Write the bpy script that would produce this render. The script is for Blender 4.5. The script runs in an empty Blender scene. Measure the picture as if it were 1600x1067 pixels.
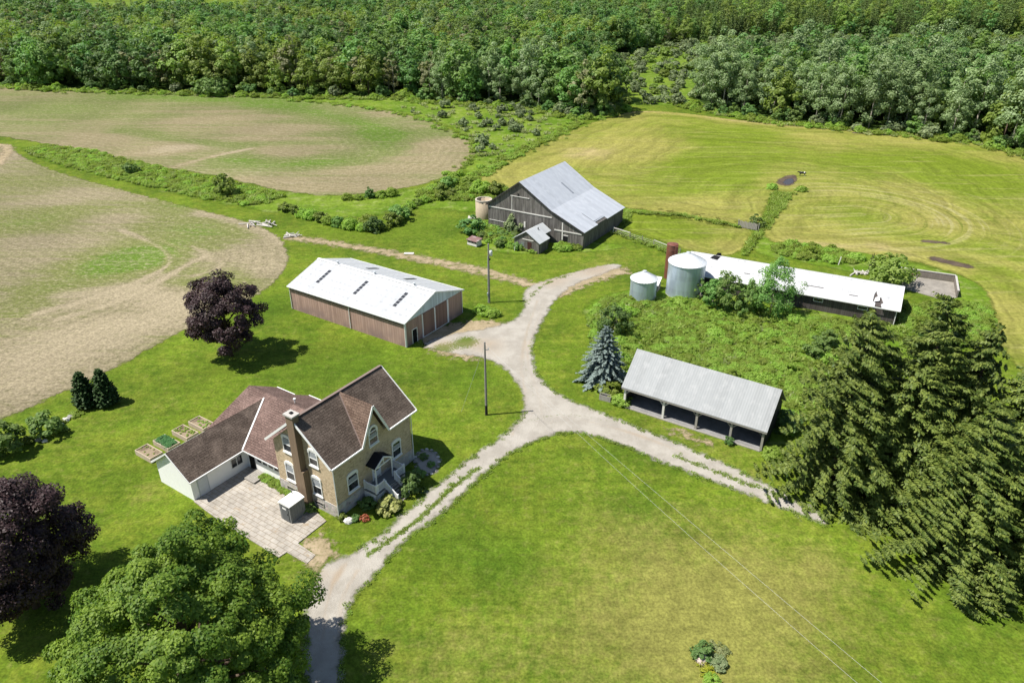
import bpy, math, random
import numpy as np
from mathutils import Vector

# ------------------------------------------------------------------ camera, world, sun, exposure
scene = bpy.context.scene
col = scene.collection
PITCH = math.radians(28.0); CAMH = 50.0; FPX = 1150.0
cam_data = bpy.data.cameras.new('camera'); cam = bpy.data.objects.new('camera', cam_data); col.objects.link(cam)
cam.location = (0, 0, CAMH); cam.rotation_euler = (math.pi / 2 - PITCH, 0, 0)
cam_data.sensor_width = 36.0; cam_data.lens = 36.0 * FPX / 1600.0; cam_data.clip_end = 9000; cam_data.clip_start = 0.5
scene.camera = cam
SUN_EL = math.radians(60.0); SUN_AZ = math.radians(262.0)      # compass bearing of the sun, +Y is north
world = bpy.data.worlds.new('World'); scene.world = world; world.use_nodes = True
wn = world.node_tree; wn.nodes.clear()
sky = wn.nodes.new('ShaderNodeTexSky'); sky.sky_type = 'NISHITA'; sky.sun_disc = False
sky.sun_elevation = SUN_EL; sky.sun_rotation = SUN_AZ; sky.air_density = 1.0; sky.dust_density = 0.6; sky.ozone_density = 1.0
bg = wn.nodes.new('ShaderNodeBackground'); bg.inputs['Strength'].default_value = 0.077
wo = wn.nodes.new('ShaderNodeOutputWorld')
wn.links.new(sky.outputs[0], bg.inputs[0]); wn.links.new(bg.outputs[0], wo.inputs[0])
sun_data = bpy.data.lights.new('sun', 'SUN'); sun_data.energy = 5.0; sun_data.angle = math.radians(0.53); sun_data.color = (1.0, 0.955, 0.88)
sun = bpy.data.objects.new('sun', sun_data); col.objects.link(sun)
to_sun = Vector((math.sin(SUN_AZ) * math.cos(SUN_EL), math.cos(SUN_AZ) * math.cos(SUN_EL), math.sin(SUN_EL)))
sun.rotation_euler = to_sun.to_track_quat('Z', 'Y').to_euler()
sun.location = to_sun * 300
scene.view_settings.view_transform = 'Standard'; scene.view_settings.look = 'None'
scene.view_settings.exposure = 0.60; scene.view_settings.gamma = 1.0
scene.cycles.max_bounces = 8; scene.cycles.transparent_max_bounces = 16
scene.cycles.use_adaptive_sampling = True; scene.cycles.adaptive_threshold = 0.02

# ------------------------------------------------------------------ helpers
SP, CP = math.sin(PITCH), math.cos(PITCH)
def G(px, py, z=0.0):
    """the place (x, y) at height z that the photograph shows at a pixel"""
    X, Y = px - 800.0, py - 533.5
    d = (X, FPX * CP - Y * SP, -(FPX * SP + Y * CP)); t = (z - CAMH) / d[2]
    return (d[0] * t, d[1] * t)
def Gs(pts, z=0.0): return [G(x, y, z) for x, y in pts]

def tag(o, label=None, cat=None, group=None, kind=None):
    if label: o['label'] = label
    if cat: o['category'] = cat
    if group: o['group'] = group
    if kind: o['kind'] = kind
    return o
def link(o, parent=None):
    col.objects.link(o)
    if parent is not None: o.parent = parent
    return o
def thing(name, label, cat, loc=(0, 0, 0), rz=0.0, group=None):
    o = link(bpy.data.objects.new(name, None)); o.location = loc; o.rotation_euler = (0, 0, rz); o.empty_display_size = 0.3
    return tag(o, label, cat, group)
def copy_tree(o, parent=None):
    c = o.copy(); link(c)
    if parent is not None: c.parent = parent
    for ch in [k for k in bpy.data.objects if k.parent == o]: copy_tree(ch, c)
    return c

def mesh_np(name, verts, faces, mats, tint=None, fmat=None, smooth=False):
    """verts (n,3), faces (m,k) numpy arrays of one polygon size"""
    me = bpy.data.meshes.new(name); n = len(verts); m, k = faces.shape
    me.vertices.add(n); me.vertices.foreach_set('co', np.asarray(verts, np.float32).ravel())
    me.loops.add(m * k); me.loops.foreach_set('vertex_index', faces.astype(np.int32).ravel())
    me.polygons.add(m); me.polygons.foreach_set('loop_start', np.arange(0, m * k, k, dtype=np.int32))
    if fmat is not None: me.polygons.foreach_set('material_index', np.asarray(fmat, np.int32))
    me.polygons.foreach_set('use_smooth', np.full(m, smooth))
    for mt in mats: me.materials.append(mt)
    me.update(calc_edges=True)
    if tint is not None:
        a = me.attributes.new('tint', 'FLOAT', 'POINT'); a.data.foreach_set('value', np.asarray(tint, np.float32))
    return me

class MB:
    """collects boxes, slabs, beams and tubes and links them as one mesh object"""
    def __init__(s): s.v = []; s.f = []
    def poly(s, pts):
        b = len(s.v); s.v += [tuple(p) for p in pts]; s.f.append(tuple(range(b, b + len(pts))))
    def box(s, x0, x1, y0, y1, z0, z1):
        b = len(s.v)
        s.v += [(x0, y0, z0), (x1, y0, z0), (x1, y1, z0), (x0, y1, z0), (x0, y0, z1), (x1, y0, z1), (x1, y1, z1), (x0, y1, z1)]
        s.f += [tuple(b + i for i in q) for q in ((0, 3, 2, 1), (4, 5, 6, 7), (0, 1, 5, 4), (1, 2, 6, 5), (2, 3, 7, 6), (3, 0, 4, 7))]
        return s
    def extrude(s, pts, d):
        """polygon pts moved by the vector d: a closed prism"""
        n = len(pts); b = len(s.v); s.v += [tuple(p) for p in pts] + [tuple(p[i] + d[i] for i in range(3)) for p in pts]
        s.f.append(tuple(range(b, b + n))); s.f.append(tuple(range(b + 2 * n - 1, b + n - 1, -1)))
        for i in range(n):
            j = (i + 1) % n; s.f.append((b + i, b + n + i, b + n + j, b + j))
        return s
    def slab(s, pts, th): return s.extrude(pts, (0, 0, -th))
    def beam(s, p0, p1, w, h=None):
        h = h or w; p0, p1 = Vector(p0), Vector(p1); d = (p1 - p0).normalized()
        up = Vector((0, 0, 1)) if abs(d.z) < .95 else Vector((0, 1, 0))
        a = d.cross(up).normalized() * (w / 2); c = a.cross(d).normalized() * (h / 2)
        return s.extrude([p0 + a + c, p0 - a + c, p0 - a - c, p0 + a - c], p1 - p0)
    def tube(s, p0, p1, r0, r1=None, n=10, cap=True):
        r1 = r0 if r1 is None else r1; p0, p1 = Vector(p0), Vector(p1); d = (p1 - p0).normalized()
        up = Vector((0, 0, 1)) if abs(d.z) < .95 else Vector((0, 1, 0))
        a = d.cross(up).normalized(); c = a.cross(d); b = len(s.v)
        for p, r in ((p0, r0), (p1, r1)):
            for i in range(n):
                t = 2 * math.pi * i / n; s.v.append(tuple(p + a * (r * math.cos(t)) + c * (r * math.sin(t))))
        for i in range(n):
            j = (i + 1) % n; s.f.append((b + i, b + n + i, b + n + j, b + j))
        if cap: s.f.append(tuple(range(b, b + n))); s.f.append(tuple(range(b + 2 * n - 1, b + n - 1, -1)))
        return s
    def lathe(s, prof, n=32, c=(0, 0), wob=0.0, rng=None):
        b = len(s.v)
        for r, z in prof:
            for i in range(n):
                t = 2 * math.pi * i / n; k = 1 + (rng.uniform(-wob, wob) if rng else 0); s.v.append((c[0] + r * k * math.cos(t), c[1] + r * k * math.sin(t), z))
        for q in range(len(prof) - 1):
            for i in range(n):
                j = (i + 1) % n; s.f.append((b + q * n + i, b + q * n + j, b + (q + 1) * n + j, b + (q + 1) * n + i))
        return s
    def build(s, name, mat, parent=None, smooth=False, recalc=True, label=None):
        me = bpy.data.meshes.new(name); me.from_pydata(s.v, [], s.f)
        if recalc:
            import bmesh
            bm = bmesh.new(); bm.from_mesh(me); bmesh.ops.recalc_face_normals(bm, faces=bm.faces); bm.to_mesh(me); bm.free()
        me.materials.append(mat)
        if smooth:
            for p in me.polygons: p.use_smooth = True
        o = link(bpy.data.objects.new(name, me), parent)
        if label: o['label'] = label
        return o

# ------------------------------------------------------------------ materials
class NT:
    def __init__(s, name):
        s.m = bpy.data.materials.new(name); s.m.use_nodes = True; s.t = s.m.node_tree; s.t.nodes.clear()
        s.out = s.t.nodes.new('ShaderNodeOutputMaterial')
    def put(s, sock, v):
        if isinstance(v, bpy.types.NodeSocket): s.t.links.new(v, sock)
        elif v is not None:
            if sock.type == 'RGBA' and len(v) == 3: v = (*v, 1)
            sock.default_value = v
    def n(s, typ, o=0, props=None, **kw):
        nd = s.t.nodes.new('ShaderNode' + typ)
        for k, v in (props or {}).items(): setattr(nd, k, v)
        for k, v in kw.items():
            key = int(k[1:]) if k[0] == '_' and k[1:].isdigit() else k.replace('_', ' ')
            s.put(nd.inputs[key], v)
        return nd.outputs[o]
    def math(s, op, a, b=None, clamp=False): return s.n('Math', props={'operation': op, 'use_clamp': clamp}, _0=a, _1=b)
    def pos(s): return s.n('NewGeometry', 0)
    def obj(s): return s.n('TexCoord', 3)
    def map(s, v, scale=(1, 1, 1), rot=(0, 0, 0), loc=(0, 0, 0)): return s.n('Mapping', Vector=v, Location=loc, Rotation=rot, Scale=scale)
    def noise(s, v, scale, detail=4.0, rough=.55, dist=0.0): return s.n('TexNoise', 0, Vector=v, Scale=scale, Detail=detail, Roughness=rough, Distortion=dist)
    def ramp(s, f, lo, hi): return s.n('MapRange', 0, props={'interpolation_type': 'SMOOTHSTEP'}, Value=f, From_Min=lo, From_Max=hi)
    def mix(s, f, a, b):
        nd = s.t.nodes.new('ShaderNodeMix'); nd.data_type = 'RGBA'; s.put(nd.inputs[0], f); s.put(nd.inputs[6], a); s.put(nd.inputs[7], b); return nd.outputs[2]
    def mul(s, a, b):
        nd = s.t.nodes.new('ShaderNodeMix'); nd.data_type = 'RGBA'; nd.blend_type = 'MULTIPLY'; s.put(nd.inputs[0], 1.0); s.put(nd.inputs[6], a); s.put(nd.inputs[7], b); return nd.outputs[2]
    def gray(s, f): return s.n('CombineColor', 0, _0=f, _1=f, _2=f)
    def attr(s, name): return s.n('Attribute', 2, props={'attribute_name': name})
    def bump(s, h, strength, dist=.1): return s.n('Bump', 0, Height=h, Strength=strength, Distance=dist)
    def bsdf(s, color, rough=.8, spec=.2, metal=0.0, normal=None):
        return s.n('BsdfPrincipled', 0, Base_Color=color, Roughness=rough, Specular_IOR_Level=spec, Metallic=metal, Normal=normal)
    def done(s, surf): s.t.links.new(surf, s.out.inputs[0]); return s.m

def plain(name, c, rough=.75, spec=.25, var=.12, scale=3.0, metal=0.0, streak=None, dirt=None):
    """a painted or bare surface with uneven colour; streak = vertical weathering, dirt = (colour, amount)"""
    t = NT(name); p = t.obj(); f = t.noise(p, scale, 5)
    k = t.math('MULTIPLY_ADD', f, 2 * var); t.put(k.node.inputs[2], 1 - var)
    c2 = t.mul(c, t.gray(k))
    if streak:
        g = t.noise(t.map(p, (6, 6, .35)), 1.0, 4); c2 = t.mix(t.math('MULTIPLY', t.ramp(g, .45, .75), streak[1]), c2, streak[0])
    if dirt:
        g = t.noise(p, .9, 6); c2 = t.mix(t.math('MULTIPLY', t.ramp(g, .48, .7), dirt[1]), c2, dirt[0])
    return t.done(t.bsdf(c2, rough, spec, metal))

def brick_mat():
    t = NT('buff_brick'); p = t.obj()
    f = t.noise(t.map(p, (2.6, 2.6, 6.5)), 1.0, 4, .7); g = t.noise(p, .7, 4); h = t.noise(t.map(p, (3, 3, .4)), 1.0, 3)
    c = t.mix(t.ramp(f, .3, .7), (.27, .205, .13), (.64, .52, .355)); c = t.mix(t.ramp(g, .35, .75), c, (.54, .43, .29))
    c = t.mix(t.math('MULTIPLY', t.ramp(h, .55, .8), .35), c, (.16, .12, .085))
    return t.done(t.bsdf(c, .9, .1, normal=t.bump(f, .5, .03)))
def stone_mat(name='field_stone', base=(.33, .29, .25), scale=2.6):
    t = NT(name); p = t.obj()
    v = t.t.nodes.new('ShaderNodeTexVoronoi'); v.inputs['Scale'].default_value = scale; t.put(v.inputs['Vector'], p)
    w = t.t.nodes.new('ShaderNodeTexVoronoi'); w.feature = 'DISTANCE_TO_EDGE'; w.inputs['Scale'].default_value = scale; t.put(w.inputs['Vector'], p)
    hs = t.n('HueSaturation', 0, Saturation=.18, Color=v.outputs['Color'], Value=.75)
    c = t.mix(.6, hs, base); c = t.mix(t.ramp(w.outputs[0], .1, .03), c, (.42, .39, .35))
    return t.done(t.bsdf(c, .9, .1, normal=t.bump(w.outputs[0], .6, .08)))
def shingle_mat(name, ax, ca, cb, k=1.0):
    t = NT(name); p = t.obj(); q = t.map(p, (1, k, 1) if ax == 'x' else (k, 1, 1), (0, 0, 0) if ax == 'x' else (0, 0, math.pi / 2))
    b = t.t.nodes.new('ShaderNodeTexBrick'); t.put(b.inputs['Vector'], q); b.inputs['Scale'].default_value = 1.0
    b.inputs['Brick Width'].default_value = .62; b.inputs['Row Height'].default_value = .26; b.inputs['Mortar Size'].default_value = .022; b.inputs['Bias'].default_value = -.1
    t.put(b.inputs['Color1'], ca); t.put(b.inputs['Color2'], cb); t.put(b.inputs['Mortar'], tuple(x * .42 for x in ca))
    f = t.noise(p, .55, 5); g = t.noise(t.map(q, (.9, .25, .9)), 1.5, 4)
    c = t.mix(t.math('MULTIPLY', t.ramp(f, .42, .72), .55), b.outputs[0], tuple(x * 1.5 for x in cb)); c = t.mix(t.math('MULTIPLY', t.ramp(g, .5, .75), .4), c, tuple(x * .6 for x in ca))
    fine = t.noise(p, 9.0, 3); c = t.mul(c, t.gray(t.ramp(fine, .0, .75)))
    return t.done(t.bsdf(c, .95, .1))
def metal_roof(name, c, ax, pitch, rough=.45, metal=.0, patch=None, rows=0.0, sheen=.35):
    """ribbed sheet metal: ribs across axis ax every `pitch` metres, overlapping rows of sheets, weather patches"""
    t = NT(name); p = t.obj(); sx = t.n('SeparateXYZ', 0 if ax == 'x' else 1, Vector=p)
    w = t.math('SINE', t.math('MULTIPLY', sx, 2 * math.pi / pitch))
    fl = t.math('FLOOR', t.math('DIVIDE', sx, .92)); rnd = t.n('TexWhiteNoise', 0, props={'noise_dimensions': '1D'}, W=fl)
    f = t.noise(t.map(p, (.5, 1.6, 1.6) if ax == 'y' else (1.6, .5, 1.6)), 1.0, 5)
    cc = t.mul(c, t.gray(t.math('ADD', t.math('MULTIPLY', rnd, .12), .90)))
    if patch: cc = t.mix(t.math('MULTIPLY', t.ramp(f, .45, .72), patch[1]), cc, patch[0])
    cc = t.mul(cc, t.gray(t.n('MapRange', 0, Value=w, From_Min=-1.0, From_Max=1.0, To_Min=.93, To_Max=1.0)))
    if rows:
        sy = t.n('SeparateXYZ', 1 if ax == 'x' else 0, Vector=p); a = t.math('FRACT', t.math('DIVIDE', sy, rows))
        row = t.math('MULTIPLY', t.ramp(a, .62, .8), t.ramp(a, .99, .86)); brk = t.math('MULTIPLY', t.ramp(t.noise(t.map(p, (2.4, 2.4, 2.4)), 1.0, 2), .42, .6), row)
        dash = t.math('GREATER_THAN', t.math('FRACT', t.math('DIVIDE', sx, .92)), .42)
        cc = t.mix(t.math('MULTIPLY', t.math('MULTIPLY', brk, dash), .8), cc, tuple(x * .66 for x in c))
    return t.done(t.bsdf(cc, rough, sheen, metal, t.bump(w, .25, .02)))
def siding(name, c, ax, pitch, streak=None, dark=.75, low=None):
    """vertical ribbed or boarded wall, ribs along world-up, spaced along x and y"""
    t = NT(name); p = t.obj(); s = t.t.nodes.new('ShaderNodeSeparateXYZ'); t.put(s.inputs[0], p); u = t.math('ADD', s.outputs[0], s.outputs[1])
    w = t.math('FRACT', t.math('DIVIDE', u, pitch)); g = t.math('LESS_THAN', w, .14)
    rnd = t.n('TexWhiteNoise', 0, props={'noise_dimensions': '1D'}, W=t.math('FLOOR', t.math('DIVIDE', u, pitch)))
    f = t.noise(t.map(p, (3, 3, .35)), 1.0, 5); h = t.noise(p, .5, 4)
    c2 = t.mul(c, t.gray(t.math('ADD', t.math('MULTIPLY', rnd, .35), .8)))
    if streak: c2 = t.mix(t.math('MULTIPLY', t.ramp(f, .4, .7), streak[1]), c2, streak[0])
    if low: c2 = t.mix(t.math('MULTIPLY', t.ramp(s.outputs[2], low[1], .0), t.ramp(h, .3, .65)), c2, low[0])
    c2 = t.mix(g, c2, tuple(x * dark for x in c))
    return t.done(t.bsdf(c2, .8, .2, normal=t.bump(w, .2, .03)))
def glass_mat():
    t = NT('window_glass'); f = t.noise(t.obj(), .8, 2); c = t.mix(t.ramp(f, .4, .6), (.012, .015, .018), (.05, .055, .06))
    return t.done(t.bsdf(c, .08, .6))
def leaf_mat(name, ca, cb, trans=.3, rvar=.35, spec=.25, rough=.55, hue=0.0):
    """leaves: per-leaf tint between two greens, per-tree brightness, light shining through"""
    t = NT(name); a = t.attr('tint'); r = t.n('ObjectInfo', 5)
    c = t.mix(a, ca, cb); c = t.mul(c, t.gray(t.math('ADD', t.math('MULTIPLY', r, rvar), 1 - rvar / 2)))
    if hue: c = t.n('HueSaturation', 0, Hue=t.math('ADD', t.math('MULTIPLY', r, hue), .5 - hue / 2), Color=c)
    b = t.bsdf(c, rough, spec); tr = t.n('BsdfTranslucent', 0, Color=t.mul(c, (1.5, 1.6, .8)))
    return t.done(t.n('MixShader', 0, _0=trans, _1=b, _2=tr))

# ground materials: every sheet fades out ragged at its own edge (attribute d = metres inside the edge)
def ground_mat(name, build, edge=None, rough=.95):
    t = NT(name); p = t.pos(); c, hgt, bs = build(t, p)
    s = t.bsdf(c, rough, .08, normal=t.bump(hgt, bs, .12) if hgt is not None else None)
    if edge:
        amp, scale, soft = edge; n1 = t.noise(p, scale, 5, .65); d = t.attr('d')
        v = t.math('ADD', d, t.math('MULTIPLY', t.math('SUBTRACT', n1, .5), amp * 2))
        s = t.n('MixShader', 0, _0=t.ramp(v, -soft, soft), _1=t.n('BsdfTransparent', 0), _2=s)
    return t.done(s)

# ------------------------------------------------------------------ ground: one sheet to the horizon, fields and paths laid over it
def seg_dist(P, poly, closed=True):
    A = np.asarray(poly, float); B = np.roll(A, -1, 0)
    if not closed: A, B = A[:-1], B[:-1]
    out = np.full(len(P), 1e9)
    for a, b in zip(A, B):
        ab = b - a; t = np.clip(((P - a) @ ab) / max(ab @ ab, 1e-9), 0, 1); out = np.minimum(out, np.hypot(*(P - (a + t[:, None] * ab)).T))
    return out
def inside(P, poly):
    A = np.asarray(poly, float); B = np.roll(A, -1, 0); c = np.zeros(len(P), bool)
    for (x0, y0), (x1, y1) in zip(A, B):
        if y0 == y1: continue
        c ^= ((y0 > P[:, 1]) != (y1 > P[:, 1])) & (P[:, 0] < (x1 - x0) * (P[:, 1] - y0) / (y1 - y0) + x0)
    return c
def smooth(poly, k=2, closed=True):
    """Chaikin corner cutting"""
    A = np.asarray(poly, float)
    for _ in range(k):
        B = np.roll(A, -1, 0)
        if closed: A = np.stack([A * .75 + B * .25, A * .25 + B * .75], 1).reshape(-1, 2)
        else:
            q = np.stack([A[:-1] * .75 + A[1:] * .25, A[:-1] * .25 + A[1:] * .75], 1).reshape(-1, 2); A = np.vstack([A[:1], q, A[-1:]])
    return A
def sdist(P, poly):
    d = seg_dist(P, poly); return np.where(inside(P, poly), d, -d)
def paint(P, items):
    """items: (pixel, pixel, radius, amount) spots or ([pixels], width, amount) strokes, in metres"""
    out = np.zeros(len(P))
    for it in items or []:
        if isinstance(it[0], list): d = seg_dist(P, smooth(Gs(it[0]), 2, False), False); out += it[2] * np.exp(-(d / it[1]) ** 2)
        else: c = np.array(G(it[0], it[1])); out += it[3] * np.exp(-(((P - c) ** 2).sum(1)) / it[2] ** 2)
    return out
def grid_mesh(name, P2, nx, ny, z, mat, attrs, keep=None):
    idx = np.arange(nx * ny).reshape(ny, nx); F = np.stack([idx[:-1, :-1], idx[:-1, 1:], idx[1:, 1:], idx[1:, :-1]], -1).reshape(-1, 4)
    if keep is not None: F = F[keep[F].any(1)]
    used = np.unique(F); rem = np.zeros(nx * ny, int); rem[used] = np.arange(len(used))
    V = np.column_stack([P2, np.full(len(P2), z)])[used]
    me = mesh_np(name, V, rem[F], [mat])
    for k, a in attrs.items():
        at = me.attributes.new(k, 'FLOAT', 'POINT'); at.data.foreach_set('value', np.asarray(a, np.float32)[used])
    return tag(link(bpy.data.objects.new(name, me)), kind='structure')
def sheet(name, mat, z, res, polys=(), lines=(), margin=2.0, p=None, q=None, sm=2, ring=None, m=None):
    """a sheet made of polygons (pixel lists) and of ribbons ([pixels], width): d is the distance inside its outline"""
    PL = [smooth(Gs(a), sm) for a in polys]; LN = [(smooth(Gs(a), 2, False), w) for a, w in lines]
    allp = np.vstack(PL + [l for l, w in LN]); wmax = max([w for l, w in LN] + [0]); lo = allp.min(0) - margin - wmax; hi = allp.max(0) + margin + wmax
    xs = np.arange(lo[0], hi[0] + res, res); ys = np.arange(lo[1], hi[1] + res, res); X, Y = np.meshgrid(xs, ys); P = np.column_stack([X.ravel(), Y.ravel()])
    d = np.full(len(P), -1e9)
    for a in PL: d = np.maximum(d, sdist(P, a))
    for l, w in LN: d = np.maximum(d, w / 2 - seg_dist(P, l, False))
    at = {'d': d, 'p': paint(P, p), 'q': paint(P, q)}
    if ring: at['r'] = seg_dist(P, Gs(ring), False); at['m'] = np.clip(paint(P, m), 0, 1)
    return grid_mesh(name, P, len(xs), len(ys), z, mat, at, d > -margin)

def mott(t, p, scale, lo, hi, a, b, detail=3, rough=.6, stretch=None, rot=0.0):
    """a grey multiplier from noise: a where the noise is low, b where it is high"""
    n = t.noise(t.map(p, stretch, (0, 0, rot)) if stretch else p, scale, detail, rough); return t.n('MapRange', 0, Value=n, From_Min=lo, From_Max=hi, To_Min=a, To_Max=b)
def many(t, c, ms):
    k = ms[0]
    for m in ms[1:]: k = t.math('MULTIPLY', k, m)
    return t.mul(c, t.gray(k))
def lawn_build(t, p):
    n1 = t.noise(p, .055, 5, .6); n2 = t.noise(p, .28, 5, .65); n3 = t.noise(p, 1.1, 4, .65); fine = t.noise(p, 3.2, 3, .7)
    c = t.mix(t.ramp(n1, .34, .62), (.066, .111, .009), (.108, .160, .013)); c = t.mix(t.math('MULTIPLY', t.ramp(n2, .42, .68), .7), c, (.148, .178, .020))
    c = t.mix(t.math('MULTIPLY', t.ramp(n3, .50, .28), .55), c, (.042, .082, .008)); c = t.mix(t.math('MULTIPLY', t.ramp(n3, .52, .72), .4), c, (.175, .178, .048))
    dry = t.math('ADD', t.math('MULTIPLY', t.attr('p'), .54), t.math('ADD', t.math('MULTIPLY', t.math('SUBTRACT', t.noise(p, .16, 6, .75), .5), 1.3), t.math('MULTIPLY', t.math('SUBTRACT', n3, .5), .9)))
    c = t.mix(t.math('MULTIPLY', t.ramp(dry, .10, 1.0), .9), c, (.185, .178, .045)); c = t.mix(t.math('MULTIPLY', t.ramp(t.math('ADD', t.attr('q'), t.math('MULTIPLY', t.math('SUBTRACT', n2, .5), 1.3)), .2, 1.0), .85), c, (.040, .096, .006))
    c = many(t, c, [mott(t, p, 4.2, .36, .64, .76, 1.23), mott(t, p, 1.5, .36, .64, .86, 1.14), mott(t, p, .6, .35, .65, .88, 1.12), mott(t, p, .09, .3, .7, .86, 1.12), mott(t, p, 1.0, .38, .62, .94, 1.05, 4, .6, (.12, 1.3, 1), .35)])
    return c, t.math('ADD', t.math('MULTIPLY', fine, .6), n3), .6
def meadow_build(t, p):
    n1 = t.noise(p, .07, 5, .6); n2 = t.noise(p, .4, 6, .7); fine = t.noise(p, 2.2, 4, .7)
    c = t.mix(t.ramp(n1, .35, .65), (.080, .148, .010), (.135, .200, .020)); c = t.mix(t.math('MULTIPLY', t.ramp(n2, .48, .68), .75), c, (.205, .235, .075)); c = t.mix(t.math('MULTIPLY', t.ramp(n2, .45, .28), .7), c, (.045, .10, .012))
    c = many(t, c, [mott(t, p, 1.8, .35, .65, .78, 1.2), mott(t, p, .6, .35, .65, .84, 1.14)])
    return c, t.math('ADD', n2, t.math('MULTIPLY', fine, .5)), .9
def crop_build(rot, tan=(.212, .180, .112), grn=(.138, .150, .048), sz=1.0, k=1.0):
    def b(t, p):
        s = t.noise(t.map(p, (.012, .10, 1), (0, 0, rot)), 1.0, 7, .68, .6); s2 = t.noise(t.map(p, (.04, .45, 1), (0, 0, rot)), 1.0, 6, .7)
        n = t.noise(p, .035, 6, .65); f1 = t.noise(t.map(p, (.9, 1.5, 1), (0, 0, rot)), 1.0 * sz, 4, .75); f2 = t.noise(p, 2.6 * sz, 3, .7)
        f = t.math('ADD', t.math('MULTIPLY', s, .7), t.math('ADD', t.math('MULTIPLY', n, .35), t.math('MULTIPLY', s2, .35)))
        f = t.math('ADD', f, t.math('SUBTRACT', t.math('MULTIPLY', t.attr('q'), .38), t.math('MULTIPLY', t.attr('p'), .30)))
        s3 = t.noise(t.map(p, (.018, .85, 1), (0, 0, rot)), 1.0, 4, .7); f = t.math('ADD', f, t.math('MULTIPLY', t.math('SUBTRACT', s3, .5), .5)); c = t.mix(t.ramp(f, .56, .80), tan, grn); c = t.mix(t.ramp(f, .86, 1.10), c, (.088, .150, .018))
        c = t.mix(t.math('MULTIPLY', t.ramp(s2, .52, .70), .45), c, (.272, .230, .145)); c = t.mix(t.math('MULTIPLY', t.ramp(s2, .46, .30), .5), c, (.112, .125, .042))
        c = t.mix(t.math('MULTIPLY', t.ramp(f1, .50, .64), .55 * k), c, (.318, .276, .180)); c = t.mix(t.math('MULTIPLY', t.ramp(f1, .48, .34), .6 * k), c, (.098, .108, .036))
        c = t.mix(t.math('MULTIPLY', t.ramp(t.math('ADD', t.attr('p'), t.math('ADD', t.math('MULTIPLY', t.math('SUBTRACT', s2, .5), 1.0), t.math('MULTIPLY', t.math('SUBTRACT', f1, .5), .8))), .4, 1.2), .6), c, (.315, .265, .178))
        rw = t.math('SINE', t.math('MULTIPLY', t.math('ADD', t.attr('d'), t.math('MULTIPLY', t.noise(p, .05, 2), 4.0)), 2 * math.pi / 2.2)); c = many(t, c, [t.math('ADD', t.math('MULTIPLY', rw, .05), 1.0), mott(t, p, 2.6 * sz, .36, .64, 1 - .26 * k, 1 + .22 * k), mott(t, p, .02, .35, .65, .86, 1.12)])
        return c, f2, .6
    return b
def hay_build(t, p):
    d = t.attr('d'); wob = t.noise(p, .05, 3); n = t.noise(p, .028, 5, .6); n2 = t.noise(p, .25, 5, .7); fine = t.noise(p, 2.0, 4, .7)
    dd = t.math('ADD', d, t.math('MULTIPLY', wob, 12.0)); rown = t.noise(t.n('CombineXYZ', 0, X=t.math('MULTIPLY', dd, .55), Y=t.math('MULTIPLY', t.noise(p, .02, 2), 3.0), Z=0.0), 1.0, 4, .7)
    swath = t.noise(t.map(p, (.035, .6, 1), (0, 0, -.42)), 1.0, 6, .7, .8)
    f = t.math('ADD', t.math('ADD', t.math('MULTIPLY', n, 1.0), t.math('MULTIPLY', n2, .4)), t.math('SUBTRACT', t.math('MULTIPLY', t.attr('p'), .4), t.math('MULTIPLY', t.attr('q'), .42)))
    c = t.mix(t.ramp(f, .44, .88), (.122, .165, .014), (.218, .208, .050)); c = t.mix(t.ramp(f, .92, 1.3), c, (.31, .245, .12))
    c = t.mix(t.math('MULTIPLY', t.ramp(swath, .5, .68), .5), c, (.262, .238, .092)); c = t.mix(t.math('MULTIPLY', t.ramp(swath, .46, .3), .5), c, (.095, .128, .014))
    rg = t.noise(t.n('CombineXYZ', 0, X=t.math('MULTIPLY', t.attr('r'), .6), Y=t.math('MULTIPLY', t.noise(p, .03, 2), 2.0), Z=0.0), 1.0, 4, .7); mk = t.attr('m'); c = t.mix(t.math('MULTIPLY', t.math('MULTIPLY', t.ramp(rg, .5, .64), mk), .7), c, (.29, .27, .12)); c = t.mix(t.math('MULTIPLY', t.math('MULTIPLY', t.ramp(rg, .48, .36), mk), .6), c, (.085, .120, .012))
    c = many(t, c, [t.n('MapRange', 0, Value=rown, From_Min=.36, From_Max=.64, To_Min=.82, To_Max=1.18), mott(t, p, 1.6, .35, .65, .84, 1.16), mott(t, p, .4, .35, .65, .9, 1.1)])
    return c, fine, .4
def gravel_build(t, p):
    n = t.noise(p, .35, 5, .65); fine = t.noise(p, 4.0, 5, .75); grit = t.noise(p, 14.0, 2, .6)
    c = t.mix(t.ramp(n, .35, .65), (.305, .280, .240), (.385, .358, .312)); c = t.mix(t.math('MULTIPLY', t.ramp(fine, .55, .72), .55), c, (.27, .225, .175)); c = t.mix(t.math('MULTIPLY', t.ramp(grit, .6, .75), .5), c, (.5, .46, .42))
    g = t.math('ADD', t.attr('q'), t.math('MULTIPLY', t.math('SUBTRACT', fine, .5), 1.5)); c = t.mix(t.ramp(g, .35, .6), c, (.10, .14, .025))
    b = t.math('ADD', t.attr('p'), t.math('MULTIPLY', t.math('SUBTRACT', n, .5), .8)); c = t.mix(t.math('MULTIPLY', t.ramp(b, .3, 1.0), .7), c, (.30, .225, .15))
    return c, t.math('ADD', fine, grit), .5
def dirt_build(t, p):
    n = t.noise(p, .5, 5, .65); fine = t.noise(p, 4.0, 4, .7)
    c = t.mix(t.ramp(n, .35, .65), (.36, .285, .19), (.26, .21, .125)); c = t.mix(t.math('MULTIPLY', t.ramp(fine, .5, .7), .5), c, (.13, .15, .04))
    return c, fine, .4
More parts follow.
